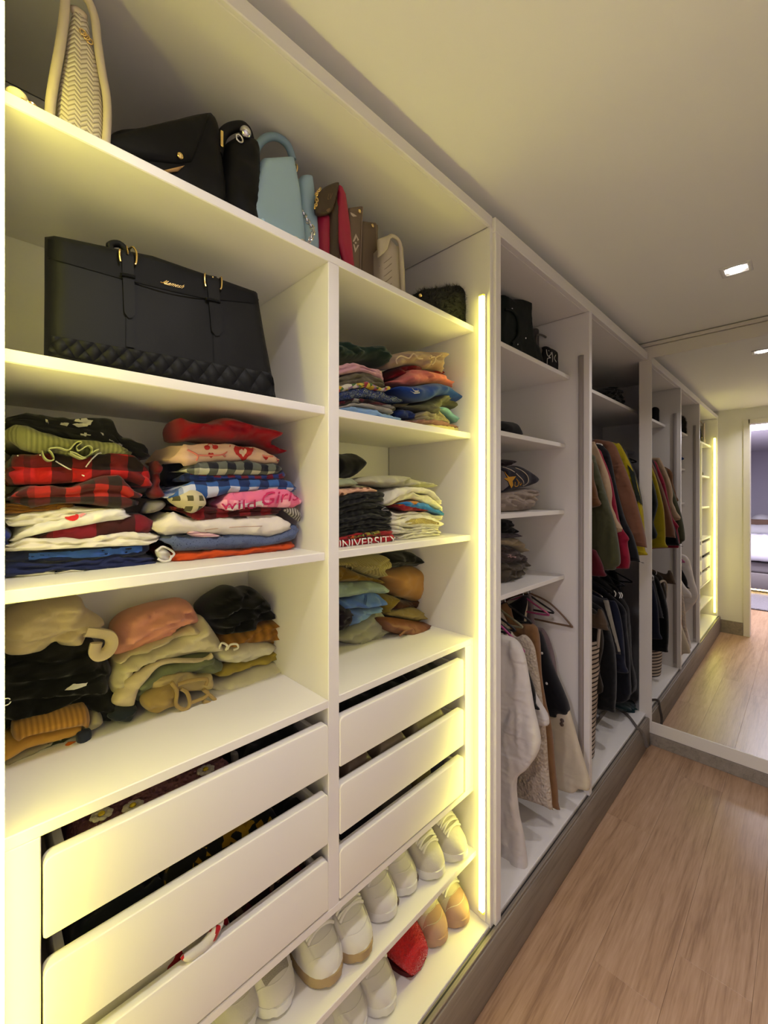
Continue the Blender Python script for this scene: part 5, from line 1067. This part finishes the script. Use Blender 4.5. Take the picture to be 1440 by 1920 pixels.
# black upper half of the coat
P = rp(ZQ((258, 288), (336, 317), (402, 500), (502, 752), (450, 772), (404, 786)), 'x', 1.86)
V, F, U = inflatev([(.21, 1.03), (.17, 1.03)]+P+[(.33, P[-1][1]), (.34, .89)], 'x', 1.86, .036, g=.012, wr=.002, r=.02, crease=.003, vert=True, seed=91, back=1.0); mk('black_yoke', V, F, fab('0a0910'), rt, ang=None)
bk_ = [c for c in rt.children if c.name.startswith('black_yoke')][0]
for q, m_ in (((348, 434), DK), ((375, 604), DK)):
    v, f = ballv(onto(bk_, *ZQ(q)[0], .001), .006, .5, 1, 1); mk('button', v, f, m_, rt)
for q in ((462, 812), (460, 834)):
    v, f = ballv(onto(bw, *ZQ(q)[0], .001), .009, .4, 1, 1); mk('button', v, f, BRN, rt)
hang('dress', 'thin mauve grey dress behind the black and white coat', fab('7f7074'), 1.91, .012, [(310, 270), (360, 300), (400, 380), (430, 520), (425, 700)], ZQ, H2)
hanger(1.935, plain('brown_wood_hanger', (.16, .09, .05), .45), w=.19, drop=.11, label='empty brown wooden hanger at the right end of the lower rail')
hanger(1.475, plain('magenta_hanger', (.35, .03, .16), .4), label='magenta plastic hanger between the hanging shirts')
H3 = 'jackets hanging in the far wardrobe'
R3 = 1.84
hang('jacket', 'brown jacket sliver at the left edge of the upper rail', fab('5c3c20'), 2.10, .02, [(20, 700), (60, 900), (95, 1050), (60, 1150)], ZU, H3, R3, yc=.17)
hang('jacket', 'olive green bomber jacket', fab('3c3c26'), 2.19, .03, [(40, 690), (80, 760), (130, 920), (185, 1100), (250, 1330), (288, 1600), (255, 1662), (150, 1685)], ZU, H3, R3, yc=.17)
hang('shirt', 'beige shirt between the olive jacket and the red coat', fab('9c8468'), 2.27, .018, [(45, 585), (80, 612), (130, 720), (190, 880), (218, 1025), (215, 1130), (255, 1240), (248, 1370)], ZU, H3, R3, yc=.17)
hang('coat', 'crimson coat in the far wardrobe', fab('7a0a26'), 2.36, .02, [(90, 640), (150, 740), (210, 900), (250, 1100), (292, 1300), (362, 1412), (352, 1460), (370, 1642), (260, 1672)], ZU, H3, R3, yc=.17)
rt, b_ = hang('jacket', 'black jacket with white collar edge next to the crimson coat', fab('09080c'), 2.46, .024, [(100, 605), (160, 640), (205, 720), (262, 1000), (332, 1250), (402, 1400), (452, 1605), (420, 1612)], ZU, H3, R3, yc=.17)
tube('collar_edge', [onto(b_, *q, .002) for q in ZU((85, 606), (130, 618), (170, 650), (198, 692))], .004, DK, rt, 6)
hang('coat', 'chestnut brown coat with a long sleeve', fab('6b4632'), 2.59, .03, [(60, 570), (150, 575), (232, 602), (290, 720), (380, 950), (440, 1150), (512, 1465), (430, 1482)], ZU, H3, R3, yc=.17, crease=.008)
rt, b_ = hang('raincoat', 'bright yellow raincoat with dark band, rightmost beside the mirror', fab('9c8a10'), 2.70, .02, [(180, 590), (250, 600), (295, 620), (402, 842), (470, 1100), (492, 1250), (500, 1500), (462, 1560)], ZU, H3, R3, yc=.17)
decal(b_, 'dark_band', ZU((350, 780), (400, 850), (460, 1090), (470, 1130), (430, 1090), (380, 900)), fab('1e241c'), .004, g=3)
hang('coat', 'charcoal green overcoat just right of the yellow raincoat', fab('1c1f1e'), 2.765, .028, [(240, 600), (330, 680), (415, 850), (475, 1090), (470, 1180), (440, 1300), (420, 1470)], ZU, H3, R3, yc=.17, back=.37)
for i, (X, c_, lb) in enumerate(((2.84, '26211f', 'dark brown overcoat reflected in the mirror beside the charcoal one'), (2.93, '0c0a12', 'added dark plum overcoat filling the unlit space behind the mirror edge'), (3.04, '060608', 'added black coat darkening the corner of the upper rail'), (3.16, '0a0c14', 'added navy coat darkening the far end of the upper rail'))):
    hang('coat', lb, fab(c_), X, .035, [(300, 620), (380, 800), (420, 1000), (440, 1400)], ZU, H3, R3, yc=.17, back=.375)  # deep coats added to hide the pale back panel, so the unlit corner reads black
H4 = 'trousers hanging on the lower rail of the far wardrobe'
hang('trousers', 'dark red garment hem above the lower rail in the far wardrobe', fab('4a0814'), 2.14, .02, [(30, 1500), (100, 1560), (148, 1690), (100, 1742)], ZU, H4, 1.30, hz=False)
hang('shorts', 'brown shorts clipped on the lower rail above the hamper', fab('4a3a2a'), 2.20, .02, [(60, 420), (130, 370), (180, 400), (235, 575), (160, 600)], ZV, H4, 1.035, hang_mat=STEEL)
hang('trousers', 'dark olive trousers behind the striped hamper', fab('241d14'), 2.27, .02, [(90, 380), (150, 520), (190, 700), (180, 860), (140, 1050), (130, 1330)], ZV, H4, 1.035)
hang('trousers', 'black trousers in the middle of the lower far rail', fab('050507'), 2.36, .03, [(120, 330), (200, 430), (290, 720), (330, 1000), (320, 1460), (230, 1510)], ZV, H4, 1.035)
rt, b_ = hang('trousers', 'slate grey trousers with pale side stripe', fab('2a2a30'), 2.47, .018, [(160, 250), (240, 268), (300, 520), (378, 860), (350, 880)], ZV, H4, 1.035, hang_mat=STEEL)
decal(b_, 'side_stripe', ZV((190, 275), (236, 275), (374, 850), (350, 850)), fab('8a8478'), .004, g=3)
hang('jeans', 'dark indigo jeans on the lower far rail', fab('161a2c'), 2.56, .02, [(220, 262), (330, 300), (400, 560), (435, 980), (400, 1090)], ZV, H4, 1.035, hang_mat=STEEL)
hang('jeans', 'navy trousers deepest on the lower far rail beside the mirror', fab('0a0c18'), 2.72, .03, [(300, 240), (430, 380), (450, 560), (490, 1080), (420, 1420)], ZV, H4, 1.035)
for X, c_, lb in ((2.84, '07070b', 'added black trousers darkening the lower rail right beside the mirror'), (2.98, '05060a', 'added black trousers darkening the corner of the lower rail'), (3.14, '08090f', 'added dark navy trousers darkening the far end of the lower rail')):
    hang('trousers', lb, fab(c_), X, .045, [(430, 300), (480, 500), (500, 900), (505, 1330)], ZV, H4, 1.035, back=.375)  # dark trousers added to keep the unlit lower corner black
for (u_, v_), X, lb_ in (((300, 200), 2.5, 'leftmost'), ((352, 218), 2.58, 'middle'), ((374, 218), 2.6, 'rightmost')):
    q = at(*ZV((u_, v_))[0], 'x', X); o = empty('trouser_clip', q, lb_+' white curved trouser clip on the lower far rail', 'hanger', 'white trouser clips')
    tube('clip', [q+Vector((0, -.004, .018)), q+Vector((0, -.012, .004)), q+Vector((0, -.008, -.014))], .0026, DK, o, 6)
lump('cloth_bundle', 'dark teal cloth bundle on the floor of the far wardrobe', 'clothing', fab('10282c'), ZV((330, 1480), (370, 1410), (440, 1400), (540, 1390), (580, 1480), (570, 1600), (450, 1560)), .06, .06, group=None, zb=None)
# striped laundry hamper
HX, HY, HR0, HR1, HZ1 = 2.245, .145, .135, .165, .80
m, nt, b = _new('striped_hamper_canvas'); b.inputs['Roughness'].default_value = .9
s = N(nt, 'ShaderNodeSeparateXYZ'); nt.links.new(coords(nt), s.inputs[0])
fr_ = mth(nt, 'LESS_THAN', mth(nt, 'FRACT', mth(nt, 'MULTIPLY', s.outputs[2], 1/.0235)), .36)
nt.links.new(ramp(nt, mth(nt, 'MULTIPLY', fr_, .9), ['b8a898', '241c1a']), b.inputs['Base Color']); add_bump(nt, b, 300, .2, .001); HAMP = m
ham = empty('laundry_hamper', (HX, HY, ZF0), 'tall canvas laundry hamper with thin dark stripes on the wardrobe floor', 'hamper')
V, F = [], []; n = 40
prof = [(HR0*.98, 0), (HR0, .01)]+[(HR0+(HR1-HR0)*t, .01+(HZ1-ZF0-.01)*t) for t in np.linspace(.1, 1, 10)]+[(HR1-.004, HZ1-ZF0), (HR1-.006, HZ1-ZF0-.2), (HR0-.004, .02)]
for r_, z_ in prof:
    for k in range(n):
        a = 2*math.pi*k/n; rr = r_*(1+.012*math.sin(3*a+z_*9)); V.append((HX+rr*math.cos(a), HY+rr*math.sin(a), ZF0+z_+(.012*math.sin(2*a+1) if z_ > .5 else 0)))
for i in range(len(prof)-1):
    for k in range(n): F.append([i*n+k, i*n+(k+1) % n, (i+1)*n+(k+1) % n, (i+1)*n+k])
F += [list(range(n))[::-1], [(len(prof)-1)*n+k for k in range(n)]]
mk('body', V, F, HAMP, ham, ang=None)
tube('handle', [(HX-.02, HY-HR1, HZ1-.04), (HX-.01, HY-HR1-.004, HZ1+.06), (HX+.05, HY-HR1+.01, HZ1+.09), (HX+.10, HY-HR1+.04, HZ1+.04), (HX+.11, HY-HR1+.045, HZ1-.04)], .008, fab('a89a8a'), ham, 8)
# loose strap trailing over the plinth
tube('fabric_strap', [(2.40, .10, ZF0+.006), at(*ZV((250, 1480))[0], 'z', ZF0+.006), at(*ZV((380, 1510))[0], 'z', ZF0+.006), at(*ZV((480, 1590))[0], 'z', ZF0+.008), Vector((2.715, -.068, ZF0+.006)), Vector((2.74, -.090, .15)), Vector((2.78, -.105, .06)), at(1210, 1390, 'z', .006), at(1219, 1398, 'z', .004)], .010, fab('6c645c'), None, 8, flat=.28, label='grey fabric strap trailing out over the plinth by the mirror', cat='strap')

# ---------------------------------------------------------------- middle wardrobe shelves
G9 = 'bags on the top shelf of the middle wardrobe'; zt = U2[0][1]; y = .07
DG = plain('dark_green_leather', (.006, .010, .008), .6, bump=(220, .15, .001), spec=.15); GL = plain('slate_leather', (.055, .05, .055), .5)
o = bag('green_handbag', 'large dark green handbag with silver studs in the middle wardrobe', y, 960, zt, G9)
gb = piece(o, 'body', DG, ZW((60, None), (90, 190), (300, 200), (560, 215), (600, 300), (612, 600), (640, 850), (740, 1040), (765, None)), y+.04, .04, zb=zt, wr=.003, back=2)
tube('handle', [onto(gb, *q, .004) for q in ZW((230, 370), (330, 380), (420, 480), (450, 650), (440, 820), (340, 940))], .006, DG, o, 8)
for q in ((580, 850), (445, 955), (350, 355)):
    v, f = ballv(onto(gb, *ZW(q)[0], .002), .004); mk('stud', v, f, STEEL, o)
o = bag('slate_handbag', 'slate grey handbag with upright straps behind the dark green one', y, 1003, zt, G9)
piece(o, 'body', GL, ZW((680, None), (640, 850), (660, 760), (700, 690), (765, 700), (775, 900), (800, None)), y+.09, .02, zb=zt, wr=.002)
tube('chain_tip', [at(*q, 'y', y+.03) for q in ZW((630, 660), (635, 720), (660, 740), (672, 775))], .002, STEEL, o, 6)
o = bag('grey_handbag', 'small grey handbag with arched handle in the middle wardrobe', y, 1012, zt, G9)
piece(o, 'body', plain('warm_grey_leather', (.11, .095, .08), .5), ZW((770, None), (765, 1000), (870, 1000), (875, None)), y+.05, .02, zb=zt, wr=.002, smooth=False)
tube('handle', p3(ZW((775, 960), (775, 810), (850, 790), (940, 840), (970, 900), (965, 990)), y+.06), .005, MATS['warm_grey_leather'], o, 8)
o = bag('patterned_pouch', 'small black pouch with white zigzag strokes at the end of the shelf', y, 1033, zt, G9)
pp = piece(o, 'body', BLACKL, ZW((875, None), (872, 1020), (960, 1018), (1040, 1055), (1120, 1100), (1142, None)), y+.03, .03, zb=zt, wr=.002)
for P_ in (((940, 1040), (955, 1130), (1000, 1180), (960, 1190), (950, 1290)), ((975, 1055), (1020, 1110), (985, 1150), (1010, 1180)), ((1030, 1080), (1045, 1170), (1040, 1250)), ((1095, 1130), (1075, 1190), (1105, 1250))):
    tube('white_stroke', [onto(pp, *q, .0005) for q in ZW(*P_)], .0014, DK, o, 5, 4)
G10 = 'clothes on the middle wardrobe shelves'
lump('hat', 'dark felt hat on the second shelf of the middle wardrobe', 'hat', fab('0c0a08'), ZO((60, None), (100, 190), (185, 185), (225, 205), (272, None)), .13, .07, zb=U2[1][1], group=None, wr=.002)
y = .11; zt = U2[2][1]
lump('folded_shirt', 'crumpled white shirt under the football jersey in the middle wardrobe', Cn, fab('9c8c80'), ZX((-40, None), (-40, 440), (300, 380), (430, 400), (425, 470), (350, 600), (340, None)), y+.05, .06, group=G10, zb=zt, back=2)
o = lump('folded_jersey', 'dark football jersey with a yellow star in the middle wardrobe', Cn, fab('100a1c'), ZX((-40, 120), (150, 100), (220, 92), (330, 150), (420, 225), (430, 300), (370, 352), (250, 378), (100, 422), (-40, 430)), y+.05, .06, group=G10, wr=.003, fq=(10, 10), calm=True)
YS = plain('amber_print', (.50, .24, .01), .8)
decal(o, 'yellow_star', ZX((105, 165), (160, 235), (250, 228), (205, 290), (215, 340), (190, 375), (165, 330), (150, 290), (100, 255), (145, 245)), YS, .003, g=2)
decal(o, 'grey_panel', ZX((66, 150), (100, 170), (140, 250), (100, 260), (150, 300), (160, 350), (90, 405), (66, 410)), plain('grey_jersey', (.16, .14, .14), .8), .0015, g=3)
for P_ in (((85, 110), (200, 150), (300, 230), (350, 290), (345, 345)), ((250, 120), (340, 160), (405, 225), (410, 300), (350, 350)), ((260, 260), (285, 300), (275, 350), (240, 350), (245, 300)), ((300, 300), (310, 340), (330, 310))):
    tube('piping', [onto(o, *q, .0008) for q in ZX(*P_)], .0018, PALE if P_[0][0] < 255 else YS, o, 6, 4)
lump('folded_garment', 'plum coloured cloth at the back above the football jersey', Cn, fab('2c2026'), ZX((-40, 20), (130, 18), (152, 60), (80, 105), (-40, 120)), y+.10, .05, group=G10)
zt = U2[3][1]; y = .14
for nm, lb, c_, P_ in (('folded_garment', 'taupe bundle at the bottom of the lowest middle shelf', '4a4034', ((-40, None), (-40, 1330), (200, 1310), (330, 1300), (338, 1385), (250, 1400), (240, None))), ('folded_garment', 'brown grey shirt with pink edge on the lowest middle shelf', '463a38', ((-40, 1095), (150, 1130), (232, 1200), (285, 1245), (320, 1320), (200, 1325), (-40, 1340))), ('folded_garment', 'cream folded shirt on the lowest middle shelf', '9c8c72', ((-40, 1010), (180, 1010), (250, 1100), (278, 1200), (232, 1202), (120, 1130), (-40, 1100))), ('folded_garment', 'mauve grey cloth under the black one on the lowest middle shelf', '4c444a', ((-40, 940), (180, 950), (205, 990), (180, 1015), (-40, 1015))), ('folded_garment', 'black cloth on top of the lowest middle shelf pile', '08070a', ((-40, 775), (140, 790), (120, 850), (170, 890), (188, 960), (-40, 955)))):
    ob = lump(nm, lb, Cn, fab(c_), ZX(*P_), y+.05, .055, group=G10, zb=zt, back=2)
    if 'pink' in lb: decal(ob, 'pink_edge', ZX((140, 1240), (180, 1238), (262, 1268), (255, 1285), (150, 1262)), plain('dusty_pink_print', (.42, .26, .26), .8), .003, g=2.5)
lump('cloth_bundle', 'dark bundle on the top shelf of the far wardrobe', 'clothing', fab('0a0a0c'), ZU((70, None), (80, 170), (130, 120), (215, 130), (225, 180), (240, None)), .12, .06, zb=2.0735)
